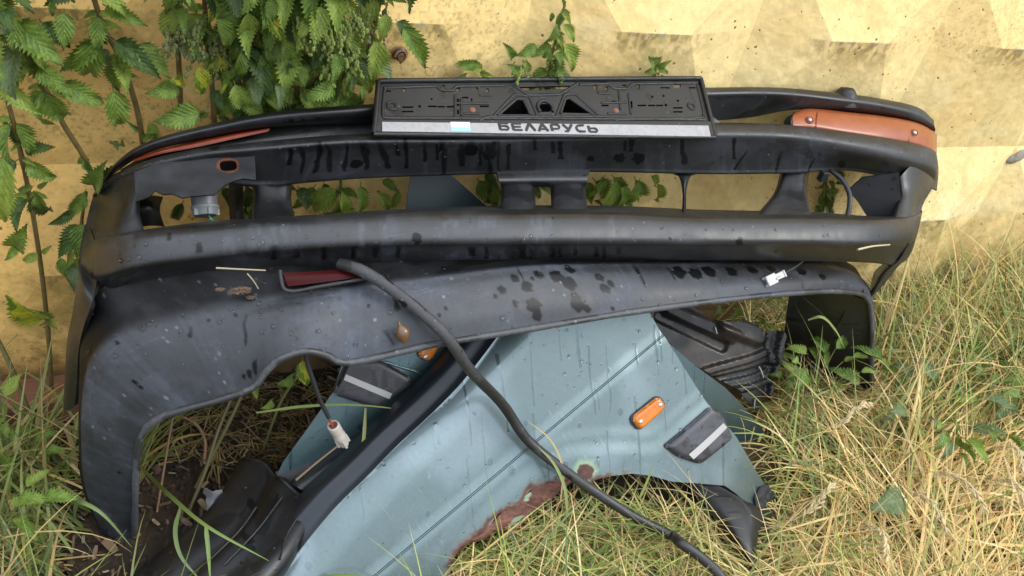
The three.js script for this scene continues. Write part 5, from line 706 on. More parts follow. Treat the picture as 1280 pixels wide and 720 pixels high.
nettle('tall nettle at the far left edge, brown stem and a yellowing leaf low down', [[66, 540, 0.03], [62, 440, 0.05], [52, 340, 0.07], [36, 240, 0.09], [16, 150, 0.11], [0, 95, 0.12]], { grow: 0.5, pairs: 8, t0: 0.42, t1: 0.85, size: 0.072, more: [[5, 186, 6, 282, 0.13, 'light'], [30, 182, 2, 148, 0.10, 'dark'], [28, 184, 70, 184, 0.09, 'dark'], [26, 178, 12, 190, 0.11, 'light'], [44, 232, 18, 240, 0.1], [46, 236, 62, 226, 0.1], [42, 238, 38, 258, 0.11], [45, 240, 56, 262, 0.11], [20, 308, 8, 326, 0.10], [16, 310, 34, 280, 0.09], [50, 316, 24, 330, 0.1, 'light'], [52, 318, 66, 306, 0.09, 'light'], [60, 400, 4, 356, 0.09, 'yellow', 'large yellowing leaf'], [62, 402, 72, 412, 0.08, 'light'], [63, 398, 50, 408, 0.09, 'light'], [74, 318, 94, 352, 0.09, 'mid'], [88, 330, 92, 366, 0.1, 'pale']] });
nettle('nettle with a reddish slanting stem second from the left, top bent leftwards', [[122, 238, 0.06], [104, 195, 0.075], [82, 160, 0.09], [60, 118, 0.10], [40, 80, 0.11], [20, 40, 0.12]], { grow: 0.45, pairs: 10, t0: 0.25, t1: 0.75, size: 0.07, more: [[48, 106, 90, 162, 0.12], [74, 103, 136, 134, 0.11], [76, 100, 112, 118, 0.09, 'dark'], [48, 24, 90, 62, 0.08, 'dark'], [42, 34, 57, 90, 0.13, 'light'], [3, 10, 8, 52, 0.14, 'pale'], [22, 20, 16, 70, 0.13], [60, 118, 52, 100, 0.10, 'light'], [50, 150, 70, 156, 0.09], [104, 196, 116, 214, 0.08], [100, 194, 98, 208, 0.09], [24, 100, 6, 122, 0.12, 'pale'], [120, 232, 150, 204, 0.07, 'dark'], [118, 234, 138, 196, 0.08, 'mid']] });
nettle('nettle behind the left end of the black bumper, leafy shoot pressed to the wall', [[100, 400, 0.02], [106, 330, 0.03], [102, 280, 0.045], [108, 240, 0.05]], { r: 0.004, more: [[108, 236, 84, 268, 0.08, 'mid'], [104, 276, 74, 322, 0.09, 'dark'], [102, 274, 96, 322, 0.10, 'mid'], [94, 262, 58, 284, 0.07, 'dark'], [100, 320, 88, 352, 0.08], [104, 318, 112, 340, 0.06, 'light'], [88, 312, 84, 338, 0.09, 'light']] });
nettle('nettle with reddish brown stem rising left of the yellow leaf above the orange strip', [[180, 190, 0.05], [172, 140, 0.065], [160, 100, 0.075], [146, 64, 0.085], [130, 36, 0.095], [118, 0, 0.105]], { grow: 0.5, pairs: 10, t0: 0.2, t1: 0.7, size: 0.07, more: [[166, 51, 210, 98, 0.10], [118, 44, 106, 112, 0.11], [128, 5, 186, 34, 0.11], [140, 106, 151, 172, 0.10, 'mid'], [126, 60, 140, 88, 0.08, 'dark'], [80, 10, 80, 62, 0.12], [160, 92, 138, 96, 0.09, 'light'], [160, 94, 174, 96, 0.09, 'light'], [150, 54, 146, 80, 0.1, 'light'], [62, 0, 66, 22, 0.12], [130, 30, 148, 34, 0.11, 'light'], [176, 174, 196, 168, 0.06], [174, 160, 160, 154, 0.07], [150, 180, 160, 186, 0.07, 'dark'], [140, 176, 148, 192, 0.08, 'dark'], [186, 150, 196, 182, 0.06, 'light']] });
nettle('nettle with a bright yellow leaf above the orange strip of the bumper', [[268, 158, 0.045], [266, 120, 0.055], [262, 84, 0.06], [258, 40, 0.07], [256, 6, 0.08]], { grow: 0.4, pairs: 8, t0: 0.3, t1: 0.8, size: 0.068, minY: 0.66, more: [[248, 78, 252, 121, 0.10, 'yellow', 'bright yellow leaf'], [256, 138, 190, 152, 0.09, 'mid'], [228, 108, 178, 118, 0.09, 'mid'], [230, 100, 206, 104, 0.08, 'yellow'], [266, 110, 280, 140, 0.07, 'dark'], [262, 140, 244, 148, 0.06], [270, 146, 290, 152, 0.06, 'dark'], [218, 50, 258, 76, 0.09, 'pale'], [220, 46, 236, 62, 0.09]] });
nettle('bushy nettle in the middle of the left clump, over the bumper\'s left half', [[300, 150, 0.04], [298, 100, 0.055], [294, 50, 0.07], [292, 8, 0.085]], { grow: 0.4, pairs: 19, t0: 0.04, t1: 0.7, size: 0.063, minY: 0.685, more: [[272, 18, 286, 62, 0.12], [309, 10, 309, 57, 0.13, 'light'], [302, 60, 290, 102, 0.12, 'mid'], [292, 100, 308, 146, 0.11, 'light'], [316, 95, 323, 136, 0.10, 'pale'], [284, 100, 276, 118, 0.08, 'yellow'], [316, 60, 326, 82, 0.10, 'dark'], [330, 96, 342, 118, 0.10, 'pale'], [280, 92, 284, 128, 0.09]] });
nettle('bushy nettle with dark stem left of the plate holder\'s upper corner', [[344, 146, 0.04], [340, 96, 0.055], [338, 46, 0.07], [336, 4, 0.085]], { grow: 0.4, pairs: 19, t0: 0.04, t1: 0.7, size: 0.063, minY: 0.685, more: [[342, -4, 336, 32, 0.13], [353, 46, 366, 88, 0.13, 'mid'], [346, 104, 350, 140, 0.12, 'pale'], [360, 76, 362, 100, 0.11, 'dark'], [370, 60, 372, 96, 0.09, 'dark'], [350, 40, 360, 60, 0.11], [330, 60, 340, 78, 0.12]] });
nettle('tall light green flowering nettle in the middle of the clump at the top', [[400, 136, 0.04], [398, 96, 0.06], [396, 50, 0.08], [396, 6, 0.1]], { grow: 0.4, pairs: 19, t0: 0.04, t1: 0.7, size: 0.063, minY: 0.685, tones: ['light', 'mid', 'mid', 'dark'], more: [[402, 2, 391, 62, 0.14, 'light'], [388, 22, 372, 50, 0.14, 'light'], [424, 62, 416, 106, 0.13], [420, 108, 378, 124, 0.12, 'mid'], [400, 54, 388, 92, 0.10, 'dark'], [410, 70, 416, 96, 0.10, 'dark'], [376, 78, 380, 110, 0.11, 'mid']] });
nettle('nettle at the right side of the clump beside the snail, hanging leaves', [[452, 128, 0.035], [456, 90, 0.05], [466, 40, 0.065], [474, 6, 0.08]], { grow: 0.35, pairs: 12, t0: 0.1, t1: 0.7, size: 0.07, minY: 0.685, more: [[440, 74, 447, 122, 0.12, 'mid'], [470, 44, 466, 104, 0.12, 'light'], [486, 14, 474, 54, 0.12, 'light'], [500, 28, 538, 92, 0.09, 'mid'], [494, 24, 520, 60, 0.08, 'dark'], [454, 100, 452, 128, 0.09], [482, -6, 510, 4, 0.1, 'mid'], [430, 60, 436, 92, 0.11, 'dark']] });
nettle('arched nettle leaf spray rising behind the left half of the plate holder', [[604, 122, 0.03], [606, 102, 0.032], [600, 86, 0.035]], { r: 0.0025, green: true, more: [[606, 88, 566, 76, 0.05, 'light'], [570, 84, 606, 78, 0.05, 'mid'], [606, 92, 608, 100, 0.05], [582, 96, 566, 98, 0.05, 'mid'], [600, 92, 618, 96, 0.05, 'light']] });
nettle('small upright nettle behind the middle of the plate holder', [[682, 112, 0.03], [688, 76, 0.034], [696, 44, 0.037], [702, 20, 0.04], [706, 6, 0.042]], { r: 0.003, green: true, pairs: 7, t0: 0.1, size: 0.048, tones: ['mid', 'light'], more: [[674, 56, 642, 70, 0.06, 'mid'], [704, 50, 716, 92, 0.06, 'light'], [640, 76, 626, 52, 0.05, 'mid'], [690, 60, 676, 76, 0.06], [696, 64, 704, 84, 0.06], [650, 92, 634, 80, 0.05], [660, 92, 656, 72, 0.05, 'light'], [690, 14, 688, 28, 0.05], [704, 6, 702, -4, 0.05, 'light']] });
nettle('tiny nettle top peeking over the right half of the plate holder', [[818, 112, 0.03], [819, 92, 0.032], [820, 82, 0.034]], { r: 0.002, green: true, more: [[820, 84, 804, 68, 0.045, 'mid'], [820, 84, 840, 76, 0.045, 'light'], [820, 86, 804, 92, 0.045, 'light'], [820, 86, 834, 92, 0.045, 'mid'], [818, 84, 816, 96, 0.05, 'mid'], [822, 84, 826, 96, 0.05, 'light']] });
nettle('low nettle seen through the left opening of the black bumper', [[430, 360, 0.03], [428, 300, 0.04], [426, 226, 0.05]], { r: 0.003, green: true, tones: ['light', 'mid'], pairs: 6, t0: 0.3, size: 0.075, more: [[425, 232, 376, 268, 0.09, 'light'], [426, 236, 428, 274, 0.10, 'light'], [450, 228, 452, 272, 0.09, 'mid'], [395, 230, 364, 262, 0.07, 'mid'], [372, 232, 388, 266, 0.07, 'dark'], [470, 238, 484, 262, 0.08, 'light'], [500, 236, 488, 264, 0.07, 'light'], [404, 226, 410, 262, 0.06, 'dark'], [476, 224, 500, 242, 0.06, 'mid'], [356, 230, 374, 240, 0.07, 'mid']] });
nettle('low nettle seen between the two struts in the middle of the black bumper', [[640, 340, 0.02], [650, 280, 0.03], [660, 222, 0.04]], { r: 0.003, green: true, tones: ['mid', 'dark', 'light'], pairs: 6, t0: 0.3, size: 0.07, more: [[672, 216, 690, 246, 0.07, 'light'], [612, 222, 616, 262, 0.07, 'mid'], [604, 216, 622, 236, 0.06, 'dark'], [596, 222, 612, 250, 0.05, 'mid'], [668, 232, 676, 252, 0.06, 'mid'], [622, 230, 606, 262, 0.08, 'mid']] });
nettle('low nettle seen through the opening right of the middle struts', [[772, 340, 0.02], [774, 280, 0.03], [776, 222, 0.04]], { r: 0.003, green: true, tones: ['light', 'mid'], pairs: 6, t0: 0.35, size: 0.07, more: [[740, 222, 762, 262, 0.08, 'mid'], [772, 222, 750, 262, 0.09, 'light'], [792, 220, 802, 254, 0.08, 'light'], [820, 226, 822, 256, 0.05, 'light'], [756, 218, 732, 246, 0.07, 'light'], [800, 222, 784, 262, 0.09, 'mid'], [812, 218, 826, 236, 0.06, 'light'], [730, 224, 738, 254, 0.06, 'mid'], [780, 228, 772, 264, 0.10, 'mid'], [764, 218, 780, 242, 0.07, 'light']] });
nettle('nettle sprig seen in the right fog lamp opening of the black bumper', [[1024, 330, 0.02], [1028, 270, 0.025], [1034, 216, 0.03]], { r: 0.003, green: true, pairs: 4, t0: 0.5, size: 0.05, more: [[1030, 226, 1020, 254, 0.05, 'mid'], [1036, 212, 1052, 232, 0.05, 'dark'], [1030, 236, 1040, 258, 0.05, 'mid']] });
nettle('young nettle shoot under the rear bumper behind the hanging connector', [[330, 560, 0.22], [352, 500, 0.25], [372, 470, 0.27]], { r: 0.0025, green: true, more: [[378, 446, 384, 484, 0.33, 'yellow'], [318, 482, 322, 500, 0.36, 'light'], [366, 470, 350, 482, 0.28], [340, 500, 330, 512, 0.27, 'light']] });
for (const [label, x, z] of [['leafy nettle left of the clump, behind the flower tassels over the orange strip', 226, 0.05], ['leafy nettle in the clump between the two bushy ones', 322, 0.05], ['leafy nettle in the clump left of the tall light flowering one', 372, 0.05], ['leafy nettle in the clump right of the tall light flowering one', 432, 0.045]]) nettle(label, [[x, 140, z - 0.015], [x - 2, 90, z + 0.01], [x - 5, 40, z + 0.03], [x - 8, 2, z + 0.045]], { grow: 0.4, pairs: x === 226 ? 8 : 15, t0: x === 226 ? 0.3 : 0.03, t1: 0.7, size: x === 226 ? 0.055 : 0.075, minY: 0.685, tones: ['mid', 'light', 'dark', 'mid', 'light'] });
// flower tassels: fine hanging strings of tiny buds
{
  const r = rng(77), gs = [[], []], bud = new THREE.IcosahedronGeometry(1, 0);
  for (const [x, y, z, n, k] of [[232, 30, 0.10, 26, 0], [252, 52, 0.09, 14, 0], [420, 22, 0.13, 30, 1], [396, 30, 0.14, 14, 1], [426, 68, 0.12, 14, 1], [380, 10, 0.12, 12, 1], [664, 82, 0.05, 10, 1], [470, 14, 0.10, 10, 0], [636, 88, 0.05, 7, 1]]) for (let i = 0; i < n; i++) {
    const a = atZ(x + (r() - 0.5) * 46, y + (r() - 0.5) * 34, z + (r() - 0.5) * 0.04), d = V((r() - 0.5) * 1.4, -0.6 - r() * 0.6, r() * 0.6).normalize(), L = 0.018 + 0.03 * r();
    for (let q = 0; q < 9; q++) { const p = a.clone().addScaledVector(d, L * q / 9).add(V((r() - 0.5) * 0.004, (r() - 0.5) * 0.004, (r() - 0.5) * 0.004)), s = 0.0016 + 0.0016 * r(), g = bud.clone(); g.scale(s, s * 1.5, s); g.translate(p.x, p.y, p.z); gs[k].push(g); }
  }
  gs.forEach((l, k) => { const o = part('flower_tassels', l, phys({ color: k ? lin(0.20, 0.25, 0.06) : lin(0.13, 0.15, 0.05), roughness: 0.8 }), null); o.name = numbered('flower_tassels'); o.userData = { label: k ? 'light green hanging flower tassels among the upper nettles' : 'darker brownish green flower tassels left of the nettle clump', category: 'flowers', kind: 'stuff' }; });
}

// ---------------------------------------------------------------- low weeds on the right
const weed = (label, px, py, n, spread, size, tones, seed, cat = 'weed') => {
  const r = rng(seed), b = atY(px, py, 0.01), p = thing('weed_plant', label, cat, b, 'low leafy weeds in the grass');
  p.userData.flat = 0.8;
  for (let i = 0; i < n; i++) { const a = r() * 6.283, rr = spread * Math.sqrt(r()), s = size * (0.6 + 0.7 * r()), q = b.clone().add(V(Math.cos(a) * rr, 0.06 + 0.10 * r(), Math.sin(a) * rr * 0.7)), t = q.clone().add(V(Math.cos(a + r() - 0.5), -0.1 + 0.5 * r(), Math.sin(a + r() - 0.5)).normalize().multiplyScalar(s)); leaf(p, q, t, V(-0.2 + 0.4 * r(), 0.9, 0.3), tones[Math.floor(r() * tones.length)], Math.floor(r() * 5)); if (i % 2 === 0) part('stem', tube([b.clone().add(V((r() - 0.5) * 0.03, 0, 0)), b.clone().lerp(q, 0.6).add(V(0, 0.02, 0)), q], 0.0016, 0.0011, 10, 5), greenStem, p); }
};
weed('leafy green weed just right of the black ribbed liner', 1004, 508, 26, 0.09, 0.055, ['mid', 'light', 'mid'], 501);
weed('broad patch of weed with many toothed leaves right of the rear bumper wing', 1150, 545, 34, 0.2, 0.07, ['mid', 'pale', 'light'], 502);
weed('pale green nettle like weed at the right edge of the photo', 1258, 522, 24, 0.14, 0.095, ['pale', 'pale', 'mid'], 503);
weed('small weed behind the ribbed liner in the gap under the bumper', 905, 425, 12, 0.09, 0.05, ['mid', 'light'], 504);
weed('small weed in the dead grass at the lower left corner', 12, 600, 9, 0.05, 0.06, ['mid', 'light'], 505);
weed('weed at the left edge above the grass blades', 6, 700, 8, 0.07, 0.05, ['light', 'mid'], 506);
{ const p = thing('fallen_leaf', 'single pale green toothed leaf lying on the dry grass at the right', 'leaf', atY(1100, 632, 0.07)); leaf(p, atY(1132, 622, 0.08), atY(1076, 640, 0.07), V(-0.1, 0.9, 0.4), 'pale', 3); }

// ---------------------------------------------------------------- grass
const blades = [];
for (const [bend, curl, seed] of [[0.4, 0, 1], [1.0, 0.3, 2], [1.7, -0.4, 3], [2.4, 0.6, 4], [0.15, 0.15, 5]]) { // unit length, narrow, keeled, bending over
  const n = 9, pos = [], idx = [], uv = []; let y = 0, z = 0, x = 0, a = 0.1;
  for (let i = 0; i <= n; i++) {
    const t = i / n, w = 0.5 * (1 - t * t * 0.9) * (0.7 + 0.3 * smooth(0, 0.2, t));
    pos.push(x - w, y, z, x, y, z - 0.004 * w, x + w, y, z); uv.push(0, t, 0.5, t, 1, t);
    a += bend / n * (0.5 + t); y += Math.cos(a) / n; z += Math.sin(a) / n; x += curl * 22 * t / n;
  }
  for (let i = 0; i < n; i++) for (let j = 0; j < 2; j++) { const q = i * 3 + j; idx.push(q, q + 1, q + 3, q + 1, q + 4, q + 3); }
  const g = new THREE.BufferGeometry(); g.setAttribute('position', new THREE.Float32BufferAttribute(pos, 3)); g.setAttribute('uv', new THREE.Float32BufferAttribute(uv, 2)); g.setIndex(idx); g.computeVertexNormals(); blades.push(g);
}
const inFender = (x, y, z) => { const q = V(x, y, z).sub(P3.p), h = q.dot(P3.n), u = q.dot(P3.ex), v = q.dot(P3.ey); return h < 0.02 && h > -0.5 && inside(out1, u, v); };
function inside(l, x, y) { let c = false; for (let i = 0, j = l.length - 1; i < l.length; j = i++) if ((l[i].y > y) !== (l[j].y > y) && x < (l[j].x - l[i].x) * (y - l[i].y) / (l[j].y - l[i].y) + l[i].x) c = !c; return c; }
function grass(name, label, cat, count, where, look, mat, seed) {
  const r = rng(seed), lists = blades.map(() => []), root = new THREE.Group(); let tries = 0, made = 0;
  root.name = numbered(name); root.userData = { label, category: cat, kind: 'stuff' }; scene.add(root);
  while (made < count && tries++ < count * 6) {
    const w = where(r); if (!w) continue;
    const k = look(r, w), q = new THREE.Quaternion().setFromEuler(new THREE.Euler(k.tilt, k.az, k.roll ?? 0, 'YXZ')), d = V(0, 1, 0).applyQuaternion(q);
    let bad = false; const bend = V(0, 0.55, 0.65).applyQuaternion(q);
    for (const t of [0.3, 0.65, 1]) { const p = w.clone().addScaledVector(d, k.len * t * 0.6).addScaledVector(bend, k.len * t * 0.4); if (p.z < 0.02 || p.y < -0.05 || inFender(p.x, p.y, p.z) || blocked(p)) { bad = true; break; } const [a, b] = project(p); if (trodden.some((l) => inside(l, a, b)) && r() < 0.86) { bad = true; break; } }
    if (bad) continue;
    lists[k.kind].push([new THREE.Matrix4().compose(w, q, V(k.w, k.len, k.len)), k.color]); made++;
  }
  lists.forEach((l, i) => { if (!l.length) return; const m = shadowed(new THREE.InstancedMesh(blades[i], mat, l.length)); m.name = 'blades'; l.forEach(([M, c], j) => { m.setMatrixAt(j, M); m.setColorAt(j, c); }); root.add(m); });
}
// where the pile itself stands: rear bumper wings, liners
const blocked = (p) => (p.x > -0.12 && p.x < 0.12 && p.z > 0.22 && p.z < 0.44 && p.y < 0.6) || (p.x > 1.44 && p.x < 1.68 && p.z > 0.12 && p.z < 0.34 && p.y > 0.03 && p.y < 0.4) || (p.x > -0.12 && p.x < 0.36 && p.z > 0.36 && p.z < 0.52 && p.y < 0.13) || (p.y > 0.28 && p.x > -0.1 && p.x < 1.66 && p.z < 0.5) || (p.x > 1.0 && p.x < 1.3 && p.z < 0.32 && p.z > 0.1 && p.y > 0.05) || (p.x > 1.1 && p.x < 1.24 && p.z > 0.5 && p.z < 0.64 && p.y > 0.02);
const dryC = (r) => { const t = r(), k = 0.85 + 0.65 * r(); return t < 0.55 ? lin(0.66 * k, 0.485 * k, 0.19 * k) : t < 0.74 ? lin(0.50 * k, 0.33 * k, 0.13 * k) : t < 0.9 ? lin(0.74 * k, 0.58 * k, 0.29 * k) : lin(0.44 * k, 0.42 * k, 0.10 * k); };
const greenC = (r) => { const t = r(), k = 0.7 + 0.6 * r(); return t < 0.55 ? lin(0.22 * k, 0.29 * k, 0.055 * k) : t < 0.85 ? lin(0.36 * k, 0.40 * k, 0.10 * k) : lin(0.15 * k, 0.23 * k, 0.08 * k); };
const bladeMat = phys({ color: 0xffffff, roughness: 0.7, transmission: 0.2, thickness: 0 }), greenMat = phys({ color: 0xffffff, roughness: 0.55, transmission: 0.3, thickness: 0 });
const G = (x, z, h = 0) => V(x, groundY(x, z) + h, z);
const trodden = [[[866, 600], [900, 600], [960, 632], [950, 720], [935, 712], [905, 665]], [[820, 385], [990, 415], [992, 450], [962, 510], [900, 490]], [[985, 366], [1084, 372], [1086, 470], [1040, 470], [990, 440]], [[800, 385], [960, 540], [968, 622], [940, 632], [860, 600], [780, 580]], [[880, 470], [960, 540], [960, 556], [930, 560]], [[110, 440], [172, 540], [168, 670], [108, 640]], [[280, 590], [396, 640], [340, 712], [180, 700]]].map((l) => l.map(([x, y]) => new THREE.Vector2(x, y))); // flattened where the parts lie
const right = (r) => { const x = 1.0 + 2.2 * r(), z = 0.03 + 1.25 * r(); return x > 1.2 + 0.1 * r() || z > 0.62 ? G(x, z) : null; };
const flow = (w) => 3.2 + 7 * (fbm(w.x * 3.2, w.z * 3.2, 611, 2) - 0.5); // the grass lies in swathes
const archIn = (r) => G(0.40 + 0.85 * r(), 0.47 + 0.5 * r());
grass('dry_grass', 'matted tan dry grass lying over the ground on the right', 'dry grass', 16000, right, (r, w) => ({ len: 0.09 + 0.18 * r() + 0.26 * r() ** 3, w: 0.0018 + 0.006 * r() ** 4, tilt: 0.55 + 1.1 * r(), az: flow(w) + (r() - 0.5) * (r() < 0.3 ? 6 : 1.8), roll: r() - 0.5, kind: Math.floor(r() * 5), color: dryC(r).multiplyScalar(0.65 + 0.7 * fbm(w.x * 9, w.z * 9, 612, 2)) }), bladeMat, 601);
grass('dry_grass', 'dry straw coloured grass filling the rusty wheel arch of the front fender', 'dry grass', 6500, archIn, (r) => ({ len: 0.09 + 0.17 * r(), w: 0.0022 + 0.002 * r(), tilt: 0.5 + 1.1 * r(), az: r() * 6.283, roll: r() - 0.5, kind: Math.floor(r() * 5), color: r() < 0.7 ? dryC(r).multiplyScalar(0.55 + 0.6 * r()) : greenC(r) }), bladeMat, 602);
grass('green_grass', 'green and yellowish grass blades at the foot of the wall on the right', 'grass', 4600, (r) => { const x = 1.25 + 1.9 * r(), z = 0.03 + 0.5 * r() ** 1.3; return G(x, z); }, (r, w) => ({ len: 0.14 + 0.22 * r() + 0.2 * r() ** 3, w: 0.0022 + 0.005 * r() ** 2, tilt: 0.15 + 0.9 * r(), az: flow(w) + (r() - 0.5) * 2.6, roll: (r() - 0.5) * 0.6, kind: Math.floor(r() * 5), color: r() < 0.55 ? greenC(r) : dryC(r) }), greenMat, 603);
grass('green_grass', 'scattered green grass blades in the dry grass at the bottom', 'grass', 2200, (r) => (r() < 0.7 ? right(r) : archIn(r)), (r) => ({ len: 0.10 + 0.2 * r(), w: 0.003 + 0.003 * r(), tilt: 0.3 + 0.9 * r(), az: r() * 6.283, kind: Math.floor(r() * 5), color: greenC(r) }), greenMat, 604);
grass('green_grass', 'green and straw coloured grass at the bottom left corner', 'grass', 2300, (r) => G(-0.42 + 0.44 * r(), 0.17 + 0.47 * r()), (r) => ({ len: 0.08 + 0.2 * r() + 0.12 * r() ** 3, w: 0.003 + 0.007 * r() * r(), tilt: 0.15 + 1.0 * r(), az: r() * 6.283, kind: Math.floor(r() * 5), color: r() < 0.75 ? greenC(r).multiplyScalar(0.68) : dryC(r).multiplyScalar(0.6) }), greenMat, 605);  // blade colours darkened here to stand in for shade
grass('dead_grass', 'brown dead grass and stalks on the dark soil under the bumpers', 'dead grass', 1500, (r) => G(-0.4 + 1.1 * r(), 0.03 + 0.4 * r()), (r) => { const c = dryC(r).multiplyScalar(0.2 + 0.35 * r()); return { len: 0.04 + 0.14 * r() * r(), w: 0.0018 + 0.002 * r(), tilt: 1.0 + 0.6 * r(), az: r() * 6.283, roll: r() - 0.5, kind: Math.floor(r() * 5), color: c }; }, bladeMat, 606);
grass('green_grass', 'grass in the gap under the rear bumper\'s right half', 'grass', 900, (r) => G(0.95 + 0.75 * r(), 0.03 + 0.28 * r()), (r) => ({ len: 0.08 + 0.16 * r(), w: 0.0024 + 0.0024 * r(), tilt: 0.2 + 0.9 * r(), az: r() * 6.283, kind: Math.floor(r() * 5), color: r() < 0.55 ? greenC(r) : dryC(r) }), greenMat, 607);
grass('dry_grass', 'dry grass reaching away beyond the edges of the picture', 'dry grass', 3500, (r) => { const x = -1.6 + 5.6 * r(), z = 0.05 + 2.2 * r(); return (x > -0.3 && x < 3.2 && z < 1.3) ? null : G(x, z); }, (r) => ({ len: 0.12 + 0.2 * r(), w: 0.003 + 0.003 * r(), tilt: 0.5 + 0.9 * r(), az: r() * 6.283, kind: Math.floor(r() * 5), color: r() < 0.6 ? dryC(r) : greenC(r) }), bladeMat, 608);
// litter, crumbs of soil, seed heads
{
  const r = rng(811), mkInst = (name, label, cat, geo, mat, list) => { const m = shadowed(new THREE.InstancedMesh(geo, mat, list.length)); m.name = numbered(name); m.userData = { label, category: cat, kind: 'stuff' }; list.forEach(([M, c], i) => { m.setMatrixAt(i, M); m.setColorAt(i, c); }); scene.add(m); };
  const scrap = new THREE.PlaneGeometry(1, 0.45, 6, 3), sp = scrap.attributes.position;
  for (let i = 0; i < sp.count; i++) { const x = sp.getX(i), y = sp.getY(i); sp.setXYZ(i, x, y * (1 - 1.6 * x * x) + 0.1 * x * x, 0.25 * Math.sin(x * 4) + 0.5 * y * y); } scrap.computeVertexNormals();
  const bits = [], crumbs = [];
  for (let i = 0; i < 900; i++) { const p = G(-0.45 + 1.0 * r(), 0.01 + 0.5 * r(), 0.004 + 0.01 * r()), s = 0.006 + 0.022 * r() * r(), k = 0.4 + 0.9 * r(), c = r(); if (inFender(p.x, p.y, p.z)) continue; bits.push([new THREE.Matrix4().compose(p, new THREE.Quaternion().setFromEuler(new THREE.Euler(-1.57 + (r() - 0.5) * 1.6, r() * 6.28, r() * 6.28, 'YXZ')), V(s, s * (0.4 + r()), s)), c < 0.6 ? lin(0.13 * k, 0.08 * k, 0.045 * k) : c < 0.85 ? lin(0.26 * k, 0.18 * k, 0.095 * k) : lin(0.24 * k, 0.18 * k, 0.11 * k)]); }
  mkInst('leaf_litter', 'brown leaf litter on the dark soil at the lower left', 'leaf litter', scrap, std({ roughness: 0.8 }), bits);
  const lump = new THREE.IcosahedronGeometry(1, 1), lp = lump.attributes.position; for (let i = 0; i < lp.count; i++) { const k = 0.75 + 0.5 * vnoise(lp.getX(i) * 2 + 7, lp.getY(i) * 2 + lp.getZ(i) * 3, 5); lp.setXYZ(i, lp.getX(i) * k, lp.getY(i) * k, lp.getZ(i) * k); } lump.computeVertexNormals();
  for (let i = 0; i < 2200; i++) { const p = G(-0.45 + 1.3 * r(), 0.01 + 0.5 * r(), 0), s = 0.0014 + 0.006 * r() ** 4, k = 0.4 + 0.8 * r(); crumbs.push([new THREE.Matrix4().compose(p, new THREE.Quaternion().setFromEuler(new THREE.Euler(r() * 6, r() * 6, r() * 6)), V(s * 1.3, s, s)), lin(0.075 * k, 0.05 * k, 0.032 * k)]); }
  mkInst('soil_crumbs', 'dark crumbs of soil under the bumpers', 'soil', lump, std({ roughness: 0.95 }), crumbs);
}
const stalk = (name, label, cat, pts, r0, r1, col, mat) => { const t = thing(name, label, cat, pts[0].clone()); part('stalk', tube(pts, r0, r1, 40, 7), mat ?? phys({ color: col, roughness: 0.6 }), t); return t; };
// single broad grass blades that cross the parts
function bladeStrip(name, label, pts, w0, col, up = V(-0.2, 0.7, 0.7)) {
  const w = w0 * 0.7, c = new THREE.CatmullRomCurve3(pts, false, 'centripetal').getPoints(24), rows = [[], [], []];
  c.forEach((p, i) => { const t = i / 24, d = c[Math.min(24, i + 1)].clone().sub(c[Math.max(0, i - 1)]).normalize(), s = d.cross(up).normalize(), ww = w * (0.55 + 0.45 * smooth(0, 0.25, t)) * (1 - t ** 3 * 0.93); rows[0].push(p.clone().addScaledVector(s, -ww)); rows[1].push(p.clone().addScaledVector(up, -ww * 0.35)); rows[2].push(p.clone().addScaledVector(s, ww)); });
  const t = thing(name, label, 'grass blade', pts[0].clone()); part('blade', loft(rows, 24, 1, 0.0004), phys({ color: col, roughness: 0.5, transmission: 0.25, thickness: 0 }), t); return t;
}
const f4 = (x, y, k) => P4.at(x, y, k), f3 = (x, y, k) => { const p = P3.uv(x, y); return P3.pos(p.x, p.y, off1(p.x, p.y) + k); };
bladeStrip('grass_strand', 'thin green grass blade lying across the second fender below its dark moulding', [f4(320, 516, 0.05), f4(380, 508, 0.05), f4(440, 506, 0.05), f4(515, 513, 0.045)], 0.0035, lin(0.2, 0.26, 0.05));
bladeStrip('grass_strand', 'short upright grass blade with a straw tip on the black arch flare', [f4(457, 510, 0.06), f4(455, 545, 0.07), f4(451, 575, 0.075), f4(447, 594, 0.075)], 0.0042, lin(0.27, 0.27, 0.08));
bladeStrip('grass_strand', 'long bending green grass blade in front of the box liner, running down right', [atY(172, 580, 0.02), atY(215, 622, 0.11), atY(262, 660, 0.15), atY(336, 701, 0.13)], 0.0048, lin(0.2, 0.28, 0.06));
bladeStrip('grass_strand', 'grey green grass blade hanging over the box liner, curved', [atY(226, 632, 0.11), atY(219, 665, 0.115), atY(226, 695, 0.11), atY(250, 725, 0.1)], 0.005, lin(0.17, 0.24, 0.09));
bladeStrip('grass_strand', 'straight green grass blade over the box liner at the bottom of the photo', [atY(257, 655, 0.13), atY(260, 685, 0.115), atY(263, 728, 0.1)], 0.0048, lin(0.2, 0.29, 0.07));
bladeStrip('grass_strand', 'dry ear of grass arching over the front fender beside the hose', [f3(692, 622, 0.02), f3(690, 580, 0.035), f3(674, 545, 0.045), f3(645, 521, 0.05)], 0.003, lin(0.55, 0.44, 0.22));
bladeStrip('grass_strand', 'green grass blade standing before the fender left of the hose', [f3(698, 640, 0.03), f3(690, 600, 0.04), f3(676, 572, 0.045), f3(657, 552, 0.05)], 0.0042, lin(0.3, 0.36, 0.12));
bladeStrip('grass_strand', 'upright green grass blade at the edge of the wheel arch right of the hose', [f3(786, 618, 0.03), f3(790, 600, 0.04), f3(796, 574, 0.05)], 0.004, lin(0.3, 0.36, 0.1));
bladeStrip('grass_strand', 'thick pale green grass blade at the bottom left below the bumper wing', [atY(48, 720, 0.01), atY(60, 690, 0.10), atY(67, 664, 0.17)], 0.006, lin(0.3, 0.37, 0.15));
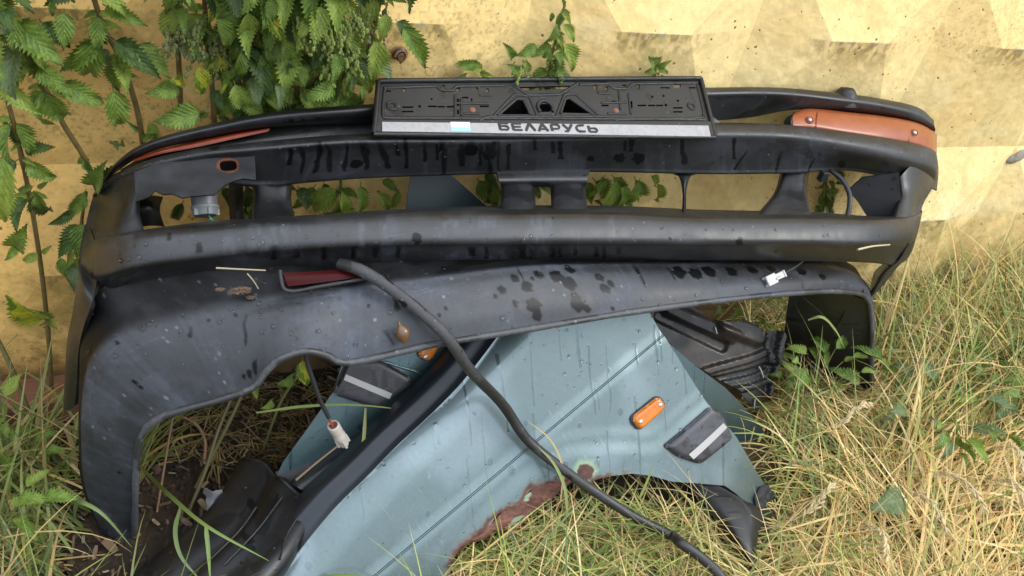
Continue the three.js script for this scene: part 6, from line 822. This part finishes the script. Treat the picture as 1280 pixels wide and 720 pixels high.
bladeStrip('grass_strand', 'drooping green grass blade in front of the foot of the rear bumper\'s left wing', [atY(92, 650, 0.02), atY(100, 628, 0.10), atY(125, 640, 0.10), atY(165, 684, 0.03)], 0.005, lin(0.22, 0.3, 0.1));
bladeStrip('grass_strand', 'dry brown bent grass blade left of the rear bumper\'s wing', [atY(96, 600, 0.0), atY(92, 565, 0.05), atY(82, 535, 0.09), atY(74, 528, 0.07)], 0.006, lin(0.36, 0.24, 0.12));
bladeStrip('grass_strand', 'long green grass blade crossing the inside of the rear bumper\'s right wing', [atZ(1010, 400, 0.29), atZ(1026, 396, 0.3), atZ(1044, 412, 0.31), atZ(1056, 436, 0.315)], 0.0042, lin(0.3, 0.36, 0.09));
bladeStrip('grass_strand', 'green grass blade beside the black ribbed liner leaning to the upper right', [atY(960, 530, 0.02), atY(990, 512, 0.10), atY(1018, 496, 0.16), atY(1040, 486, 0.18)], 0.0055, lin(0.26, 0.33, 0.1));
stalk('straw', 'pale piece of straw lying on the black bumper lip at the left', 'straw', [P1.at(270, 335, -0.012), P1.at(300, 336.5, -0.012), P1.at(332, 338, -0.014)], 0.0014, 0.0010, lin(0.36, 0.31, 0.2));
stalk('straw', 'bent piece of straw stuck to the black bumper\'s right corner', 'straw', [P1.at(1072, 312, -0.006), P1.at(1090, 308, -0.016), P1.at(1112, 306, -0.036)], 0.0022, 0.0014, lin(0.5, 0.42, 0.26));
stalk('straw', 'thin straw slanting on the rear bumper left of the red reflector', 'straw', [atZ(309, 342, 0.345), atZ(316, 350, 0.352), atZ(323, 361, 0.356)], 0.0010, 0.0008, lin(0.34, 0.29, 0.18));
stalk('dry_stem', 'bent brown dry stem on the soil under the rear bumper', 'dry stem', [atY(255, 580, 0.01), atY(256, 550, 0.03), atY(245, 530, 0.06), atY(226, 520, 0.06)], 0.0034, 0.0022, lin(0.28, 0.17, 0.1));
stalk('dry_stem', 'greenish plant stem slanting up under the rear bumper\'s left half', 'dry stem', [atY(245, 610, 0.0), atY(270, 560, 0.06), atY(290, 520, 0.12), atY(306, 486, 0.16)], 0.0042, 0.003, lin(0.14, 0.13, 0.05));
stalk('dry_stem', 'second greenish stem crossing the first under the rear bumper', 'dry stem', [atY(236, 640, 0.0), atY(256, 590, 0.05), atY(272, 540, 0.11), atY(288, 500, 0.15)], 0.0038, 0.0028, lin(0.12, 0.11, 0.05));
stalk('dry_stem', 'thin dry stem upright beside the left wing of the rear bumper', 'dry stem', [atY(196, 640, 0.0), atY(206, 580, 0.06), atY(216, 522, 0.12)], 0.0024, 0.0018, lin(0.2, 0.12, 0.07));
stalk('dry_stem', 'green nettle stem at the lower left leaning into the wall', 'dry stem', [atY(58, 570, 0.0), atY(34, 510, 0.1), atY(12, 455, 0.19), atY(-10, 410, 0.26)], 0.0048, 0.0036, lin(0.16, 0.14, 0.05));
stalk('twig', 'thin pale twig lying across the second fender and its black flare', 'twig', [f4(370, 600, 0.05), f4(396, 578, 0.055), f4(424, 556, 0.055)], 0.0024, 0.0018, lin(0.22, 0.16, 0.1));
// grass ears
{
  const r = rng(821), spots = [[1118, 612, 1186, 668], [1150, 590, 1236, 640], [1230, 600, 1282, 632], [1076, 660, 1110, 702], [1190, 440, 1232, 402], [1168, 430, 1160, 395], [1040, 540, 1090, 505], [1246, 560, 1276, 590], [1010, 640, 1044, 608], [1200, 380, 1186, 312]];
  const seedG = new THREE.SphereGeometry(1, 6, 5);
  spots.forEach(([x0, y0, x1, y1], i) => {
    const a = atY(x0, y0, 0.08 + 0.06 * r()), b = atY(x1, y1, 0.12 + 0.06 * r()), c = a.clone().lerp(b, 0.55).add(V(0, 0.035, 0)), foot = a.clone().add(V(-0.1 + 0.2 * r(), 0, -0.05)); foot.y = 0;
    const t = thing('grass_ear', ['drooping straw coloured grass ear near the bottom right, with long grains', 'pale grass ear arching right in the middle of the dry grass', 'grass ear at the right edge above the bottom corner', 'small grass ear near the bottom right, leaning to the right', 'grass ear standing before the right part of the wall foot', 'thin grass ear just right of the rear bumper wing', 'grass ear lying in the green weeds right of the ribbed liner', 'grass ear at the right edge below the pale weed', 'grass ear right of the splash guard', 'tall thin grass ear against the stained wall at the right'][i], 'grass ear', foot);
    const cv = new THREE.CatmullRomCurve3([foot, a, c, b], false, 'centripetal'), m = phys({ color: lin(0.58, 0.46, 0.25), roughness: 0.75 });
    part('stalk', tube([foot, a, c, b], 0.0012, 0.0008, 40, 5), m, t);
    const gs = []; for (let k = 0; k < 46; k++) { const q = cv.getPointAt(0.6 + 0.4 * k / 46), g = seedG.clone(), s = 0.0016 + 0.0012 * r(), d = cv.getTangentAt(0.6 + 0.4 * k / 46), dd = V(r() - 0.5, r() - 0.7, r() - 0.5); g.scale(s, s * 3.2, s); g.applyQuaternion(new THREE.Quaternion().setFromUnitVectors(V(0, 1, 0), d.clone().add(dd.clone().multiplyScalar(0.9)).normalize())); g.translate(q.x + dd.x * 0.01, q.y + dd.y * 0.008, q.z + dd.z * 0.01); gs.push(g); }
    const gr = part('grains', gs, m, t); gr.userData.kind = 'stuff';
  });
}
// snail on the wall: a banded coiled shell; and a brown slug on the rear bumper
{
  const c = atZ(500, 69, 0.047), t = thing('snail', 'small brown banded snail stuck on the yellow wall beside the nettles', 'snail', c), pos = [], uv = [], idx = [], N = 90, Mm = 14;
  for (let i = 0; i <= N; i++) { const a = i / N * Math.PI * 5, R = 0.011 * Math.exp(-0.155 * (Math.PI * 5 - a) * 0.8), rr = R * 0.62; for (let j = 0; j <= Mm; j++) { const b = j / Mm * 6.2832, x = (R + rr * Math.cos(b)) * Math.cos(a), y = (R + rr * Math.cos(b)) * Math.sin(a), z = rr * Math.sin(b) + 0.5 * (0.011 - R); pos.push(c.x + x * 0.9 + z * 0.25, c.y + y * 1.05, c.z + z * 0.95); uv.push(i / N, j / Mm); } }
  for (let i = 0; i < N; i++) for (let j = 0; j < Mm; j++) { const a = i * (Mm + 1) + j; idx.push(a, a + Mm + 1, a + 1, a + 1, a + Mm + 1, a + Mm + 2); }
  const g = new THREE.BufferGeometry(); g.setAttribute('position', new THREE.Float32BufferAttribute(pos, 3)); g.setAttribute('uv', new THREE.Float32BufferAttribute(uv, 2)); g.setIndex(idx); g.computeVertexNormals();
  part('shell', g, phys({ roughness: 0.35, clearcoat: 0.4, map: tex(256, 64, 1, 1, (u, v) => { const b = smooth(0.08, 0.03, Math.abs(v - 0.12)) + smooth(0.07, 0.03, Math.abs(v - 0.32)) + smooth(0.05, 0.02, Math.abs(v - 0.9)), n = fbm(u * 60, v * 3, 822, 3); return [0.55, 0.42, 0.28].map((q, k) => lerp(q * (0.75 + 0.5 * n), [0.24, 0.14, 0.09][k], clamp(b))); }, true) }), t);
  const bodyG = new THREE.SphereGeometry(0.008, 16, 10); bodyG.scale(1.1, 0.8, 0.4); bodyG.translate(c.x - 0.002, c.y - 0.006, c.z - 0.009); part('foot', bodyG, phys({ color: lin(0.2, 0.15, 0.09), roughness: 0.4 }), t);
}
{
  const a = atZ(497, 402, 0.413), b = atZ(503, 417, 0.423), cc = atZ(505, 429, 0.430), n = V(0, 0.7, 0.7), t = thing('slug', 'small brown slug on the grey lower bumper left of the hose', 'slug', b);
  const pts = [a, a.clone().lerp(b, 0.5), b, b.clone().lerp(cc, 0.6), cc].map((p) => p.addScaledVector(n, 0.003)), g = tube(pts, 1, 1, 24, 12); const p = g.attributes.position, cv = new THREE.CatmullRomCurve3(pts, false, 'centripetal');
  for (let i = 0; i <= 24; i++) { const q = cv.getPointAt(i / 24), tt = i / 24, w = 0.002 + 0.0085 * Math.sin(Math.PI * clamp((tt - 0.15) / 0.85)) ** 0.8; for (let j = 0; j <= 12; j++) { const k = i * 13 + j; p.setXYZ(k, q.x + (p.getX(k) - q.x) * w, q.y + (p.getY(k) - q.y) * w, q.z + (p.getZ(k) - q.z) * w * 0.8); } }
  g.computeVertexNormals(); part('body', g, phys({ roughness: 0.3, clearcoat: 0.5, map: tex(128, 32, 0.06, 0.06, (u, v) => { const k = fbm(u * 200, v * 200, 823, 3); return [0.30 + 0.2 * k, 0.21 + 0.16 * k, 0.13 + 0.1 * k]; }, true) }), t);
}
// dark housing pieces, added to darken the left lamp opening
part('inner_bracket', loft([C1([[168, 246, 0.13], [186, 244, 0.13], [204, 246, 0.14]]), C1([[170, 262, 0.10], [188, 258, 0.095], [200, 264, 0.11]]), C1([[172, 284, 0.13], [190, 282, 0.125], [206, 284, 0.14]])], 20, 5, 0.004), darkInner, front);
part('inner_bracket', loft([C1([[286, 226, 0.16], [296, 226, 0.15], [304, 226, 0.16]]), C1([[286, 252, 0.15], [296, 252, 0.14], [304, 252, 0.15]]), C1([[288, 284, 0.16], [298, 284, 0.15], [306, 284, 0.16]])], 16, 5, 0.004), darkInner, front);
nettle('dark nettle leaves seen in the left lamp opening of the black bumper', [[306, 380, 0.03], [306, 300, 0.04], [308, 232, 0.05]], { r: 0.003, green: true, tones: ['dark', 'mid'], pairs: 6, t0: 0.4, size: 0.07, more: [[310, 228, 300, 268, 0.08, 'dark'], [316, 232, 312, 270, 0.07, 'mid'], [280, 232, 286, 262, 0.05, 'dark'], [230, 250, 214, 280, 0.05, 'dark']] });
// beads of rain water standing on the skins
{
  const water = phys({ color: 0xffffff, roughness: 0.02, transmission: 1, thickness: 0.002, ior: 1.33 }), dome = new THREE.SphereGeometry(1, 9, 5, 0, Math.PI * 2, 0, Math.PI / 2), r = rng(901);
  const beads = (mesh, parent, count, size) => {
    const p = mesh.geometry.attributes.position, n = mesh.geometry.attributes.normal, gs = [], o = worldOf(mesh); let t = 0;
    while (gs.length < count && t++ < count * 40) {
      const k = Math.floor(r() * p.count), q = V(0, 0, 0).fromBufferAttribute(p, k).add(o), m = V(0, 0, 0).fromBufferAttribute(n, k), v = CAM.clone().sub(q).normalize();
      if (m.dot(v) < 0.35 || m.y < 0.2) continue;
      q.add(V((r() - 0.5) * 0.003, 0, (r() - 0.5) * 0.003).addScaledVector(m, 0)); const s = size * (0.4 + 1.2 * r() ** 3), g = dome.clone();
      g.scale(s * (0.8 + 0.4 * r()), s * 0.55, s * (0.8 + 0.5 * r())); g.applyQuaternion(new THREE.Quaternion().setFromUnitVectors(V(0, 1, 0), m)); g.translate(q.x + m.x * 0.0003, q.y + m.y * 0.0003, q.z + m.z * 0.0003); gs.push(g);
    }
    part('water_beads', gs, water, parent).userData.kind = 'stuff';
  };
  beads(rear.getObjectByName('bumper_skin'), rear, 340, 0.0026);
  beads(fender1.getObjectByName('painted_panel'), fender1, 320, 0.0024);
  beads(front.getObjectByName('lower_lip'), front, 160, 0.0022);
  beads(front.getObjectByName('upper_bar'), front, 110, 0.0022);
}

renderer.render(scene, camera);
